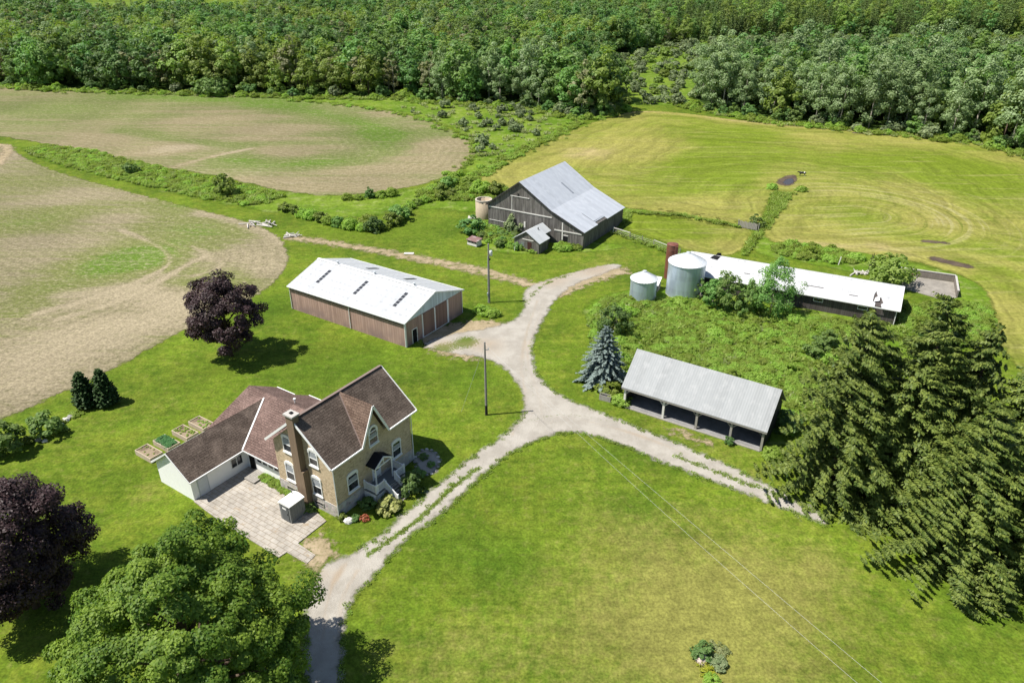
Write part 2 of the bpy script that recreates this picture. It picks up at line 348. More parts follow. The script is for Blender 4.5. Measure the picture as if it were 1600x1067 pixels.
def woodfloor_build(t, p):
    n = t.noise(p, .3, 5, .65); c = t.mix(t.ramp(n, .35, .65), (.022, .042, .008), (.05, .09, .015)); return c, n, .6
def concrete_build(base, joint=None):
    def b(t, p):
        o = t.obj(); n = t.noise(o, .6, 6, .7); fine = t.noise(o, 5.0, 4, .7)
        c = t.mix(t.ramp(n, .32, .7), base, tuple(x * .66 for x in base)); c = t.mix(t.math('MULTIPLY', t.ramp(fine, .52, .75), .4), c, tuple(x * .6 for x in base))
        h = fine
        if joint:
            br = t.t.nodes.new('ShaderNodeTexBrick'); t.put(br.inputs['Vector'], t.map(o, (1, 1, 1), (0, 0, math.pi / 2))); br.inputs['Scale'].default_value = 1.0; br.offset = .35
            br.inputs['Brick Width'].default_value = joint[0]; br.inputs['Row Height'].default_value = joint[1]; br.inputs['Mortar Size'].default_value = .03
            t.put(br.inputs['Color1'], (1, 1, 1)); t.put(br.inputs['Color2'], (.92, .91, .89)); t.put(br.inputs['Mortar'], (.62, .57, .50)); c = t.mul(c, br.outputs[0])
            c = t.mix(t.ramp(t.noise(o, .9, 5, .7), .58, .7), c, (.30, .235, .16))
        return c, h, .3
    return b
M_lawn = ground_mat('lawn_grass', lawn_build)
xs = np.unique(np.concatenate([np.linspace(-7000, -180, 14), np.arange(-180, 181, 2.0), np.linspace(180, 7000, 14)])); ys = np.unique(np.concatenate([np.linspace(-3000, 10, 8), np.arange(10, 331, 2.0), np.linspace(330, 8000, 18)]))
X, Y = np.meshgrid(xs, ys); P = np.column_stack([X.ravel(), Y.ravel()])
dry_spots = [(1000, 900, 9, .75), (1110, 960, 10, .7), (900, 1000, 8, .55), (1180, 850, 8, .6), (1290, 960, 8, .5), (950, 800, 5, .35), (1220, 1010, 9, .45), (700, 1040, 6, .5), (1060, 1040, 7, .6), (1280, 880, 2.0, .9), (235, 770, 2.6, .8), (200, 640, 8, .3), (330, 700, 5, .15),
    (640, 1040, 5, .4), (870, 730, 6, .3), (120, 680, 5, .3), (450, 810, 4, .3), (1100, 690, 5, .5), (1030, 660, 4, .5), (1180, 735, 4, .5), (650, 540, 5, .2), (1000, 410, 7, .5), (930, 410, 6, .5), (900, 560, 5, .25), (470, 900, 3, .5), (800, 300, 8, .3)]
lush = [(780, 905, 4.5, .4), (815, 860, 5, .35), (640, 870, 5, .4), (700, 830, 4, .3), (900, 780, 5, .3), (600, 560, 9, .5), (740, 590, 5, .7), (560, 350, 14, .5), (700, 360, 9, .4), (420, 480, 8, .7), (440, 600, 10, .45), (1010, 790, 4, .5), (960, 705, 3, .6), (1060, 730, 2.5, .6), (1550, 1030, 6, .4), (880, 480, 6, .4), (250, 600, 9, .25), (550, 1000, 3, .6)]
ground = grid_mesh('ground', P, len(xs), len(ys), 0.0, M_lawn, {'p': paint(P, dry_spots), 'q': paint(P, lush)})

M_meadow = ground_mat('meadow_grass', meadow_build, (3.5, .25, 1.2)); M_weed = ground_mat('weed_floor', meadow_build, (1.2, .5, .5))
sheet('meadow', M_meadow, .02, 2.0, [[(330, 152), (420, 150), (480, 152), (600, 150), (760, 160), (900, 180), (905, 195), (860, 218), (790, 250), (735, 282), (720, 265), (745, 240), (735, 215), (690, 192), (600, 168), (470, 156)],
    [(20, 228), (110, 228), (200, 250), (310, 275), (420, 298), (520, 306), (600, 305), (700, 285), (770, 290), (810, 300), (760, 340), (650, 320), (560, 345), (400, 330), (240, 295), (80, 258)]])
M_crop1 = ground_mat('stubble_soil', crop_build(.42), (1.6, .5, .35)); M_crop2 = ground_mat('seeded_soil', crop_build(.20, (.222, .186, .106), (.128, .150, .046), .7, .8), (2.2, .3, .5))
FIELD1 = [(-500, 195), (-200, 200), (0, 222), (60, 262), (200, 300), (310, 328), (400, 350), (438, 372), (452, 398), (440, 430), (410, 456), (345, 492), (290, 515), (230, 545), (150, 590), (80, 620), (0, 658), (-150, 700), (-500, 760)]
sheet('crop_field', M_crop1, .03, .75, [FIELD1], p=[([(60, 490), (170, 460), (235, 432), (268, 412), (260, 393), (222, 372), (190, 360)], .6, 1.0), ([(90, 500), (190, 470), (250, 440), (300, 408), (330, 400), (300, 385)], .6, 1.0), ([(240, 372), (300, 398), (346, 406), (345, 420), (300, 432)], .5, .7), ([(60, 492), (190, 462), (255, 430)], 2.6, .45), ([(100, 460), (190, 452), (280, 470)], 3.5, .9), ([(310, 332), (400, 352), (440, 375)], 2.6, .8),
    (10, 245, 6, 1.0), (120, 310, 10, .5), (180, 350, 9, .45), (20, 420, 12, .3), (0, 560, 12, .6), (120, 540, 10, .7), (220, 500, 8, .6), (50, 610, 6, .5), (300, 490, 7, .5), (400, 400, 8, .55), (430, 420, 5, .6), (250, 300, 7, .3), (60, 380, 9, .3)],
    q=[(225, 400, 6, 1.1), (205, 405, 8, .7), (320, 360, 8, .6), (100, 335, 7, .5), (150, 420, 8, .5), (90, 450, 6, .6), (60, 500, 9, .3), (40, 340, 8, .5), (300, 315, 7, .5), (280, 340, 12, .4), (350, 440, 5, .4)])
FIELD2 = [(-900, 105), (-300, 118), (0, 130), (190, 143), (300, 149), (400, 152), (470, 157), (560, 166), (640, 180), (700, 200), (738, 224), (743, 240), (722, 262), (690, 280), (630, 295), (560, 303), (520, 306), (470, 303), (400, 290), (330, 272), (250, 262), (170, 245), (100, 228), (40, 220), (0, 212), (-300, 190), (-900, 160)]
sheet('crop_field', M_crop2, .03, 1.8, [FIELD2], p=[([(270, 262), (330, 245), (390, 233)], .9, 1.0), ([(220, 240), (300, 228), (360, 236), (470, 238)], 5, .5), (270, 232, 7, .8), (480, 285, 14, .5), (680, 250, 15, .55), (560, 240, 8, .4), (380, 270, 12, .5), (150, 215, 14, .5), (420, 205, 14, .5), (250, 170, 25, -.1), (600, 290, 10, .4), (700, 225, 8, .4), (330, 190, 20, .3)],
    q=[([(400, 165), (520, 178), (585, 200), (610, 222), (590, 240), (520, 252), (420, 262), (370, 250)], 7, .95), ([(190, 146), (300, 152), (400, 156), (470, 160)], 12, .9), (600, 210, 9, .6), ([(190, 205), (280, 220), (380, 232)], 4, .5), (690, 205, 7, .5), (100, 175, 20, .4), (460, 195, 14, .2)])
M_hay = ground_mat('mown_hay', hay_build, (1.6, .4, .5))
HAY = [(738, 281), (800, 247), (870, 216), (940, 186), (1000, 172), (1080, 178), (1150, 188), (1300, 200), (1420, 207), (1500, 213), (1560, 227), (1640, 255), (1800, 330), (2000, 460), (1900, 640), (1650, 620), (1590, 580), (1560, 525), (1552, 470), (1528, 440), (1450, 412), (1350, 395), (1240, 384), (1205, 380), (1190, 362), (1215, 330), (1236, 300), (1205, 298), (1185, 350), (1165, 352), (1060, 335), (985, 326), (880, 310), (790, 300)]
hay = sheet('hay_field', M_hay, .03, 1.6, [HAY], sm=1, ring=[(1150, 345), (1345, 335)], m=[(1400, 325, 22, .9), (1330, 300, 18, .6), (1440, 350, 14, .6), (1340, 365, 14, .5)], p=[([(960, 180), (1000, 173), (1080, 180), (1150, 190), (1300, 202), (1420, 209), (1500, 215), (1570, 232), (1650, 262)], 2.2, 1.3), ([(1400, 270), (1450, 300), (1470, 330), (1450, 350)], 6, .5), ([(1230, 375), (1300, 385), (1400, 392), (1500, 420)], 3, .9), ([(1290, 365), (1420, 390), (1520, 400), (1600, 420)], 2.5, .6), ([(820, 262), (940, 235), (1030, 205)], 8, .4), (1215, 285, 6, .5), (900, 240, 12, .45), (1030, 230, 12, .4), (1480, 350, 5, .6), (1520, 460, 4, .6), (1570, 480, 8, .4), (1100, 320, 8, .3), (1560, 360, 10, .3), (800, 280, 12, .35)],
    q=[(1150, 210, 14, .8), (1100, 255, 12, .9), (1200, 245, 14, .5), (1480, 270, 18, .9), (1540, 300, 14, .6), (1330, 260, 12, .4), (900, 270, 10, .2), (1090, 280, 12, .6), (1310, 330, 10, .3)])
sheet('hay_paddock', M_hay, .03, 1.2, [[(978, 334), (1020, 331), (1100, 342), (1175, 357), (1172, 372), (1150, 398), (1110, 400), (1060, 385), (985, 362), (972, 350)]], q=[(1010, 345, 7, .9), (1080, 360, 7, .5)], p=[(1140, 385, 4, .6), (1070, 380, 3, .5)])
sheet('meadow', M_weed, .02, 1.2, [[(905, 480), (960, 455), (1050, 448), (1110, 440), (1410, 480), (1470, 470), (1545, 470), (1560, 520), (1480, 560), (1330, 590), (1250, 650), (1210, 720), (1195, 700), (1225, 610), (1000, 548), (985, 640), (940, 625), (905, 595), (930, 520)], [(1175, 395), (1190, 360), (1208, 296), (1270, 292), (1240, 305), (1212, 350), (1215, 375), (1340, 392), (1420, 410), (1540, 440), (1555, 480), (1520, 480), (1410, 440), (1200, 400)], [(735, 355), (790, 345), (880, 375), (1000, 385), (920, 395), (870, 392), (800, 400), (745, 385)], [(975, 320), (1040, 318), (1060, 332), (985, 330), (975, 345)]])
M_gravel = ground_mat('gravel', gravel_build, (1.0, .8, .4)); M_track = ground_mat('worn_track', dirt_build, (3.0, .8, .9)); M_dirt = ground_mat('bare_dirt', dirt_build, (3.2, .9, .7))
sheet('farm_track', M_track, .04, .8, (), [([(455, 372), (520, 380), (600, 394), (700, 412), (760, 424), (830, 445)], 2.0), ([(620, 401), (700, 416), (800, 440)], .8), ([(-20, 228), (8, 226), (15, 236), (-10, 262)], 2.4)])
sheet('farm_track', M_dirt, .045, .6, [[(650, 525), (700, 505), (780, 500), (800, 520), (770, 560), (690, 560)], [(1040, 668), (1100, 690), (1110, 697), (1050, 676)], [(470, 850), (500, 835), (520, 850), (510, 890), (490, 900)], [(830, 455), (880, 432), (960, 415), (990, 425), (930, 440), (860, 470)]])
EDGE_R = [(532, 1085), (532, 1019), (534, 984), (538, 963), (547, 938), (565, 916), (586, 895), (608, 866), (631, 843), (669, 815), (707, 785), (757, 736), (800, 704), (850, 681), (892, 671), (964, 690), (1041, 725), (1117, 752), (1193, 782), (1258, 807), (1290, 820)]
EDGE_L = [(478, 1085), (478, 960), (482, 936), (489, 908), (496, 890), (518, 876), (541, 872), (561, 860), (589, 842), (669, 771), (734, 717), (790, 680), (822, 645)]
EDGE_U = [(832, 530), (830, 565), (845, 598), (880, 622), (930, 642), (980, 662), (1033, 683), (1079, 702), (1132, 725), (1186, 752), (1231, 774), (1290, 806)]
STRIP = [[(575, 868), (589, 858), (654, 813), (707, 761), (734, 742), (745, 732)], [(1055, 711), (1067, 717), (1136, 744), (1231, 780), (1280, 803)]]
DRIVE = [EDGE_L + [(818, 610), (795, 580), (760, 558), (700, 552), (655, 540), (690, 525), (760, 515), (810, 500), (822, 478), (818, 452), (850, 440), (900, 425), (955, 412), (975, 416), (935, 430), (895, 445), (865, 468), (848, 500)] + EDGE_U + EDGE_R[::-1]]
sheet('driveway', M_gravel, .06, .35, DRIVE, (), sm=1, q=[(STRIP[0], .4, .68), (STRIP[1], .32, .55), ([(820, 660), (880, 645), (960, 660)], .5, .35), ([(835, 620), (815, 560), (830, 490)], .5, .3), ([(505, 880), (490, 900), (488, 910)], .5, .8), (730, 535, 2.2, .8), (690, 545, 2, .7)],
    p=[([(505, 1000), (510, 930), (540, 880)], .35, .6), ([(530, 1000), (530, 940), (560, 890)], .35, .6), ([(800, 680), (825, 630), (812, 575), (822, 520), (840, 470)], .4, .6), ([(850, 660), (840, 610), (822, 565), (832, 520), (850, 475)], .4, .5), ([(860, 650), (940, 662), (1040, 695), (1140, 740)], .35, .5), (760, 540, 4, .7), (860, 440, 5, .7), (930, 420, 5, .8), (500, 900, 2, .6), (1000, 680, 4, .3), (690, 540, 3, .6)])
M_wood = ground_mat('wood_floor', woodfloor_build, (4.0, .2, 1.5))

# ------------------------------------------------------------------ shared materials
M_brick = brick_mat(); M_stone = stone_mat(); M_glass = glass_mat()
M_shing_x = shingle_mat('brown_shingle', 'x', (.128, .098, .079), (.178, .139, .112), 1.3); M_shing_y = shingle_mat('brown_shingle_cross', 'y', (.175, .118, .090), (.235, .165, .125), 2.2)
M_shing_low = shingle_mat('reddish_shingle', 'y', (.180, .120, .102), (.230, .158, .135))
M_white = plain('white_paint', (.78, .78, .76), .5, .3, .05); M_white_siding = plain('white_siding', (.86, .86, .85), .6, .25, .04)
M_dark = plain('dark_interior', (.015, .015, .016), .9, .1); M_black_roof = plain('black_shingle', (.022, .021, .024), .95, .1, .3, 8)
M_chim = plain('brown_chimney_brick', (.20, .145, .10), .9, .1, .25, 7, streak=((.30, .225, .15), .5)); M_conc = plain('cast_concrete', (.42, .40, .37), .9, .1, .2, 4)
M_deck = plain('grey_deck_paint', (.16, .17, .17), .8, .2, .15, 6); M_greywood = plain('grey_weathered_wood', (.30, .28, .25), .9, .1, .25, 5, streak=((.16, .15, .14), .5))
M_steel_roof_w = metal_roof('white_sheet_roof', (.46, .472, .485), 'x', .23, .5, 0.0, ((.38, .395, .415), .7), rows=1.15, sheen=.25)
M_skylight = plain('dark_skylight', (.035, .037, .045), .35, .4, .25, 6)
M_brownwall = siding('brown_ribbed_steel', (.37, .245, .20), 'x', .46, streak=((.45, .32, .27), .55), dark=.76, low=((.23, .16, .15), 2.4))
M_browndoor = siding('brown_door_steel', (.235, .150, .120), 'x', .3, dark=.8); M_gablesteel = siding('pale_gable_steel', (.56, .64, .68), 'x', .3, dark=.9)
M_barnwall = siding('grey_barn_board', (.118, .108, .100), 'x', .27, streak=((.25, .235, .215), .75), dark=.35); M_barnroof = metal_roof('galvanised_roof', (.45, .475, .515), 'x', .35, .5, .0, ((.52, .545, .58), .8))
M_barnwhite = plain('bleached_board', (.62, .60, .56), .85, .1, .2, 5); M_driveroof = metal_roof('aged_tin_roof', (.295, .307, .312), 'x', .3, .6, .0, ((.355, .362, .366), .7), sheen=.2)
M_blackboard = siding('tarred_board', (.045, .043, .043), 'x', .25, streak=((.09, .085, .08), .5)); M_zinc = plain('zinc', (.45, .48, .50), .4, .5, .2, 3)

def win(root, face, a, z0, w, h, n='window', hood=True, arch=False, sash=2, d=0.0, frame=M_white):
    """a window on wall face: 'front' (t = -d, faces -t) or 'gable' (s = -d, faces -s); a = left edge along the wall"""
    if face == 'front': B = lambda u0, u1, k0, k1, y0, y1: (a + u0, a + u1, -d - k1, -d - k0, z0 + y0, z0 + y1)
    else: B = lambda u0, u1, k0, k1, y0, y1: (-d - k1, -d - k0, a + u0, a + u1, z0 + y0, z0 + y1)
    f = .1; m = MB(); m.box(*B(-f, 0, .0, .07, -.02, h)); m.box(*B(w, w + f, .0, .07, -.02, h)); m.box(*B(0, w, .0, .07, h - f, h)); m.box(*B(0, w, .0, .06, 0, f))
    if sash == 2: m.box(*B(0, w, .02, .055, h * .5 - .04, h * .5 + .04))
    if sash == 3: m.box(*B(w * .5 - .04, w * .5 + .04, .02, .055, f, h - f))
    o = m.build(n, frame, root)
    MB().box(*B(.0, w, .0, .018, .02, h - .05)).build('pane', M_glass, o)
    if sash == 2: MB().box(*B(.03, w - .03, .019, .03, h * .52, h * .52 + h * (.26 if face == 'front' else .36))).build('blind', M_blind, o)
    if n != 'cellar_window': s = MB(); s.box(*B(-.16, w + .16, .0, .15, -.15, -.02)); s.build('sill', frame, o)
    if hood:
        m = MB(); k = 10; r = w / 2 + .13; rise = (r if arch else .34); pts = []
        for i in range(k + 1):
            t = math.pi * i / k; pts.append((w / 2 - math.cos(t) * r, h - .02 + math.sin(t) * rise))
        inner = [(w / 2 - math.cos(math.pi * i / k) * (r - .26), h - .02 + math.sin(math.pi * i / k) * max(rise - .26, .06)) for i in range(k + 1)]
        P3 = (lambda u, v, q: (a + u, -d - q, z0 + v)) if face == 'front' else (lambda u, v, q: (-d - q, a + u, z0 + v))
        for i in range(k):
            quad = [pts[i], pts[i + 1], inner[i + 1], inner[i]]; A = [P3(u, v, .0) for u, v in quad]; E = P3(0, 0, .1); O = P3(0, 0, 0); m.extrude(A, tuple(E[j] - O[j] for j in range(3)))
        for u in (-.13, w - .08): m.box(*B(u, u + .21, .0, .1, h - .30, h - .02))
        if arch:
            g = MB(); arc = [P3(u, v, .004) for u, v in inner]; g.extrude(arc, tuple(P3(0, 0, .01)[j] - P3(0, 0, 0)[j] for j in range(3))); g.build('arch_pane', M_glass, o)
        m.build('hood', frame, o)
    return o
M_blind = plain('pale_blind', (.30, .32, .34), .8, .2, .1)

# ------------------------------------------------------------------ farmhouse (s along the ridge, t away from the porch side)
HA = .98615; H0 = (-17.292, 56.542)
def HW(s, t, z=0.0): return (H0[0] + s * math.cos(HA) - t * math.sin(HA), H0[1] + s * math.sin(HA) + t * math.cos(HA), z)
house = thing('farmhouse', 'two storey buff brick farmhouse with steep brown shingle roof and white side wing', 'house', (*H0, 0), HA)
L, W, ZE, ZR = 11.4, 8.24, 6.42, 10.0
m = MB(); m.extrude([(0, 0, 1.5), (0, W, 1.5), (0, W, ZE), (0, W / 2, ZR), (0, 0, ZE)], (L, 0, 0)); m.build('wall', M_brick, house)
m = MB(); m.extrude([(3.95, 0, ZE - .02), (7.4, 0, ZE - .02), (5.67, 0, 9.95)], (0, 3.6, 0)); m.build('gable_wall', M_brick, house)
MB().box(-.05, L + .05, -.05, W + .05, 0, 1.5).build('foundation', M_stone, house)
th = .16; E0 = 6.56; R0 = 10.53; o_ = .5
m = MB(); m.slab([(-o_, -o_, E0), (3.72, -o_, E0), (5.67, W / 2, R0), (-o_, W / 2, R0)], th); m.slab([(7.62, -o_, E0), (L + o_, -o_, E0), (L + o_, W / 2, R0), (5.67, W / 2, R0)], th)
m.slab([(-o_, W / 2 + .002, R0), (L + o_, W / 2 + .002, R0), (L + o_, W + o_, E0), (-o_, W + o_, E0)], th); m.build('roof', M_shing_x, house)
m = MB(); m.slab([(3.72, -o_, E0), (5.67, -o_, R0), (5.67, W / 2, R0)], th); m.slab([(7.62, -o_, E0), (5.67, W / 2, R0), (5.672, -o_, R0)], th); m.build('gable_roof', M_shing_y, house)
m = MB()      # white fascia, rakes and gutters
for a, b in (((-.56, -.5, 6.49), (-.56, W / 2, 10.43)), ((-.56, W + .5, 6.49), (-.56, W / 2, 10.43)), ((L + .56, -.5, 6.49), (L + .56, W / 2, 10.43)), ((L + .56, W + .5, 6.49), (L + .56, W / 2, 10.43)), ((3.78, -.56, 6.5), (5.67, -.56, 10.36)), ((7.56, -.56, 6.5), (5.67, -.56, 10.36))): m.beam(a, b, .08, .24)
for a, b in (((-.55, -.58, 6.46), (3.74, -.58, 6.46)), ((7.6, -.58, 6.46), (L + .55, -.58, 6.46)), ((-.55, W + .58, 6.46), (L + .55, W + .58, 6.46))): m.beam(a, b, .14, .14)
m.build('fascia', M_white, house)
m = MB()
for s in (3.72, 7.62): m.beam((s, -.5, E0 + .03), (5.67, W / 2, R0 + .03), .16, .05)
m.beam((-.5, W / 2, R0 + .02), (L + .5, W / 2, R0 + .02), .3, .06); m.build('roof_flashing', plain('grey_brown_flashing', (.20, .15, .13), .8, .2), house)
for s in (-.02, L + .04):
    m = MB(); m.tube((s + .04 * (1 if s < 1 else -1), -.56, 6.4), (s, -.12, 6.1), .05, n=6); m.tube((s, -.12, 6.1), (s, -.12, .15), .05, n=6); m.build('downspout', M_white, house)
m = MB(); m.box(-.72, 0.0, 3.72, 4.72, 0, 10.95); m.box(-.72, -.0, 3.45, 3.72, 0, 4.6); ch = m.build('chimney', M_chim, house)
m = MB(); m.box(-.86, .12, 3.58, 4.86, 10.95, 11.12); m.build('chimney_cap', M_conc, ch); MB().box(-.5, -.2, 4.06, 4.36, 11.12, 11.24).build('flue', M_dark, ch)
m = MB(); m.tube((4.9, -.1 + 1.0, 8.2), (4.9, .9, 8.75), .05, n=6); m.tube((4.86, .9, 8.7), (5.1, .9, 8.9), .05, n=6); m.build('vent_pipe', M_dark, house)
win(house, 'front', 1.75, 2.0, 1.3, 1.95); win(house, 'front', 8.35, 2.05, 1.2, 1.9); win(house, 'front', 5.22, 5.6, 1.12, 1.6, arch=True)
win(house, 'gable', 5.55, 5.6, 1.1, 1.85); win(house, 'gable', 5.8, 1.95, 1.1, 2.1); win(house, 'gable', 1.9, 5.45, 1.05, 1.75); win(house, 'gable', 1.92, 1.85, 1.15, 2.05)
win(house, 'gable', 1.9, .55, 1.2, .5, 'cellar_window', False, sash=1, d=.05, frame=M_greywood); win(house, 'gable', 5.9, .55, 1.2, .5, 'cellar_window', False, sash=1, d=.05, frame=M_greywood)
m = MB(); m.box(5.1, 5.22, -.09, 0, 1.25, 3.5); m.box(6.2, 6.32, -.09, 0, 1.25, 3.5); m.box(5.22, 6.2, -.09, 0, 3.38, 3.5); m.box(5.22, 6.2, -.05, 0, 1.25, 3.38); dr = m.build('front_door', M_white, house)
MB().box(5.4, 6.02, -.062, -.05, 2.2, 3.2).build('door_pane', M_glass, dr)
# porch: small dark gabled hood, grey deck, white railings and stairs
m = MB(); m.slab([(4.35, -1.25, 3.78), (5.7, -1.25, 4.62), (5.7, 0, 4.62), (4.35, 0, 3.78)], .1); m.slab([(7.05, -1.25, 3.78), (7.05, 0, 3.78), (5.702, 0, 4.62), (5.702, -1.25, 4.62)], .1); pr = m.build('porch_roof', M_black_roof, house)
m = MB()
for a, b in (((4.42, -1.3, 3.72), (5.7, -1.3, 4.52)), ((6.98, -1.3, 3.72), (5.7, -1.3, 4.52)), ((4.42, -1.2, 3.66), (6.98, -1.2, 3.66)), ((5.7, -1.2, 3.7), (5.7, -1.2, 4.5)), ((4.5, -1.2, 3.6), (4.5, 0, 3.6)), ((6.9, -1.2, 3.6), (6.9, 0, 3.6))): m.beam(a, b, .09, .13)
m.build('porch_truss', M_white, pr)
for s in (4.5, 6.9): MB().beam((s, -1.15, 1.25), (s, -1.15, 3.6), .12).build('porch_post', M_white, house)
MB().box(3.7, 8.1, -1.85, -.06, 1.08, 1.24).build('porch_deck', M_deck, house)
m = MB()
for s in (3.8, 5.0, 6.6, 8.0):
    m.box(s - .08, s + .08, -1.8, -1.64, 0, 1.08)
m.box(3.72, 3.76, -1.8, -.08, .1, 1.06); m.box(3.76, 5.0, -1.8, -1.76, .1, 1.06); m.box(5.0, 6.6, -1.8, -1.77, .1, 1.06); m.box(6.6, 8.06, -1.8, -1.76, .1, 1.06); m.build('deck_skirt', M_white, house)
def rail(a, b, name='railing'):
    m = MB(); a, b = Vector(a), Vector(b); n = max(3, int((b - a).length / .16)); up = Vector((0, 0, 1))
    m.beam(a + up * .95, b + up * .95, .1, .08); m.beam(a + up * .12, b + up * .12, .07, .07)
    for i in range(n + 1):
        p = a.lerp(b, i / n); k = .075 if i in (0, n) else .035; m.box(p.x - k, p.x + k, p.y - k, p.y + k, p.z + (0 if i in (0, n) else .12), p.z + (1.1 if i in (0, n) else .93))
    m.build(name, M_white, house)
rail((3.78, -.15, 1.24), (3.78, -1.76, 1.24)); rail((3.95, -1.76, 1.24), (5.0, -1.76, 1.24)); rail((6.6, -1.76, 1.24), (7.85, -1.76, 1.24)); rail((8.02, -1.76, 1.24), (8.02, -.15, 1.24))
rail((5.0, -1.95, 1.14), (5.0, -3.5, .05), 'stair_railing'); rail((6.6, -1.95, 1.14), (6.6, -3.5, .05), 'stair_railing')
m = MB()
for i in range(6):
    z = 1.08 - .19 * (i + 1) + .08; m.box(5.06, 6.54, -1.86 - .29 * (i + 1), -1.86 - .29 * i + .02, z - .06, z)
for s in (5.0, 6.54): m.beam((s + .03, -1.86, .95), (s + .03, -3.6, .0), .05, .26)
m.build('stair', M_greywood, house)
# low white wing and the ell that ties it to the brick block
sl = .386; zr2 = 5.25; sr = 6.6; sv = (5.0 - 2.7) / sl
m = MB(); m.extrude([(-6.3, 14.2, 0), (-6.3, 19.9, 0), (-6.3, 19.9, 2.72), (-6.3, 17.05, 4.84), (-6.3, 14.2, 2.72)], (9.0, 0, 0)); m.build('wing_wall', M_white_siding, house)
m = MB(); m.box(.55, 11.6, 8.3, 14.15, 0, 2.62); m.box(2.8, 9.8, 14.2, 19.85, 0, 2.62); m.extrude([(.55, 19.86, 2.63), (9.9, 19.86, 2.9), (sr, 19.86, 4.98)], (0, .04, 0)); m.build('ell_wall', M_white_siding, house)
m = MB(); m.slab([(-6.55, 13.85, 2.66), (-.1, 13.85, 2.66), (sv, 17.05, 5.02), (-6.55, 17.05, 5.02)], .12); m.slab([(-6.55, 17.052, 5.02), (sv, 17.052, 5.02), (-.1, 20.25, 2.66), (-6.55, 20.25, 2.66)], .12); m.build('wing_roof', M_shing_x, house)
m = MB(); m.slab([(0, 8.27, 2.7), (sr, 8.27, zr2), (sr, 20.35, zr2), (0, 20.35, 2.7), (sv, 17.05, 4.99), (0, 13.88, 2.7)], .12)
m.slab([(sr + .002, 8.27, zr2), (12.3, 8.27, 2.0), (12.3, 17.2, 2.0), (10.3, 17.2, 3.14), (10.3, 20.35, 3.14), (sr + .002, 20.35, zr2)], .12); m.build('ell_roof', M_shing_low, house)
m = MB()
for a, b in (((-6.6, 13.8, 2.6), (.0, 13.8, 2.6)), ((.0, 13.8, 2.62), (0.0, 8.3, 2.62)), ((10.36, 17.25, 3.08), (10.36, 20.35, 3.08)), ((12.36, 8.3, 1.95), (12.36, 17.2, 1.95)), ((-6.6, 20.3, 2.6), (.0, 20.3, 2.6))): m.beam(a, b, .12, .12)
for a, b in (((-6.6, 13.85, 2.6), (-6.6, 17.05, 4.95)), ((-6.6, 20.25, 2.6), (-6.6, 17.05, 4.95))): m.beam(a, b, .06, .16)
m.beam((-.05, 13.9, 2.72), (sv, 17.05, 5.06), .16, .04); m.build('wing_fascia', M_white, house)
m = MB(); m.tube((7.5, 13.7, 4.5), (7.5, 13.7, 5.2), .09, n=8); m.lathe([(.16, 5.2), (.16, 5.3), (.0, 5.34)], 8, (7.5, 13.7)); m.build('roof_vent', M_white, house)
m = MB(); m.box(-5.55, -4.45, 14.13, 14.2, .05, 2.15); wd = m.build('wing_door', plain('grey_white_door', (.58, .61, .64), .6, .3), house)
m = MB(); m.box(-4.47, -4.41, 14.1, 14.2, .05, 2.3); m.box(-5.62, -5.56, 14.1, 14.2, .05, 2.3); m.build('door_trim', M_zinc, wd)
def wwin(s0, s1, t, z0, z1):
    m = MB(); m.box(s0 - .07, s0, t - .05, t, z0 - .07, z1 + .07); m.box(s1, s1 + .07, t - .05, t, z0 - .07, z1 + .07); m.box(s0, s1, t - .05, t, z1, z1 + .07); m.box(s0, s1, t - .05, t, z0 - .07, z0); m.box((s0 + s1) / 2 - .035, (s0 + s1) / 2 + .035, t - .045, t, z0, z1); o = m.build('wing_window', M_white, house)
    MB().box(s0, s1, t - .02, t, z0, z1).build('pane', M_glass, o)
wwin(-1.45, -.1, 14.2, 1.05, 2.1)
m = MB(); m.box(.48, .55, 12.9, 13.75, .1, 2.2); m.build('ell_door', M_dark, house)
m = MB()
for t in (9.1, 10.0, 10.9, 11.8): m.box(.50, .55, t, t + .6, 1.5, 2.05)
m.build('ell_window', M_glass, house)
# paved patio, landing, garden strips, vegetable boxes
def poly_prism(name, pts, z0, z1, mat, kind=None, loc=None, rz=0.0):
    m = MB(); m.extrude([(x, y, z1) for x, y in pts], (0, 0, z0 - z1)); o = m.build(name, mat)
    if loc: o.location = loc; o.rotation_euler = (0, 0, rz)
    return tag(o, kind=kind) if kind else o
M_patio = ground_mat('patio_slabs', concrete_build((.44, .405, .355), (.95, .5)), None, .9)
poly_prism('patio', [(-6.45, 14.15), (-6.85, 9.35), (-6.97, .7), (-6.1, .6), (-6.07, -2.09), (-4.9, -1.94), (-4.72, .62), (-1.0, .66), (-.5, 3.2), (-.5, 8.3), (.45, 12.4), (.45, 14.15)], -.1, .10, M_patio, 'structure', (*H0, 0), HA)
step = thing('wooden_step', 'low flat grey wooden step on the patio at the ell door', 'step', HW(-.35, 12.1, .1), HA)
m = MB()
for i in range(7): m.box(-.9, .85, -.95 + i * .27, -.95 + i * .27 + .25, .16, .2)
m.build('tread', M_greywood, step); m = MB(); m.box(-.85, .8, -.9, -.84, 0, .16); m.box(-.85, .8, .8, .86, 0, .16); m.box(-.88, -.82, -.84, .8, 0, .16); m.build('riser', M_greywood, step)
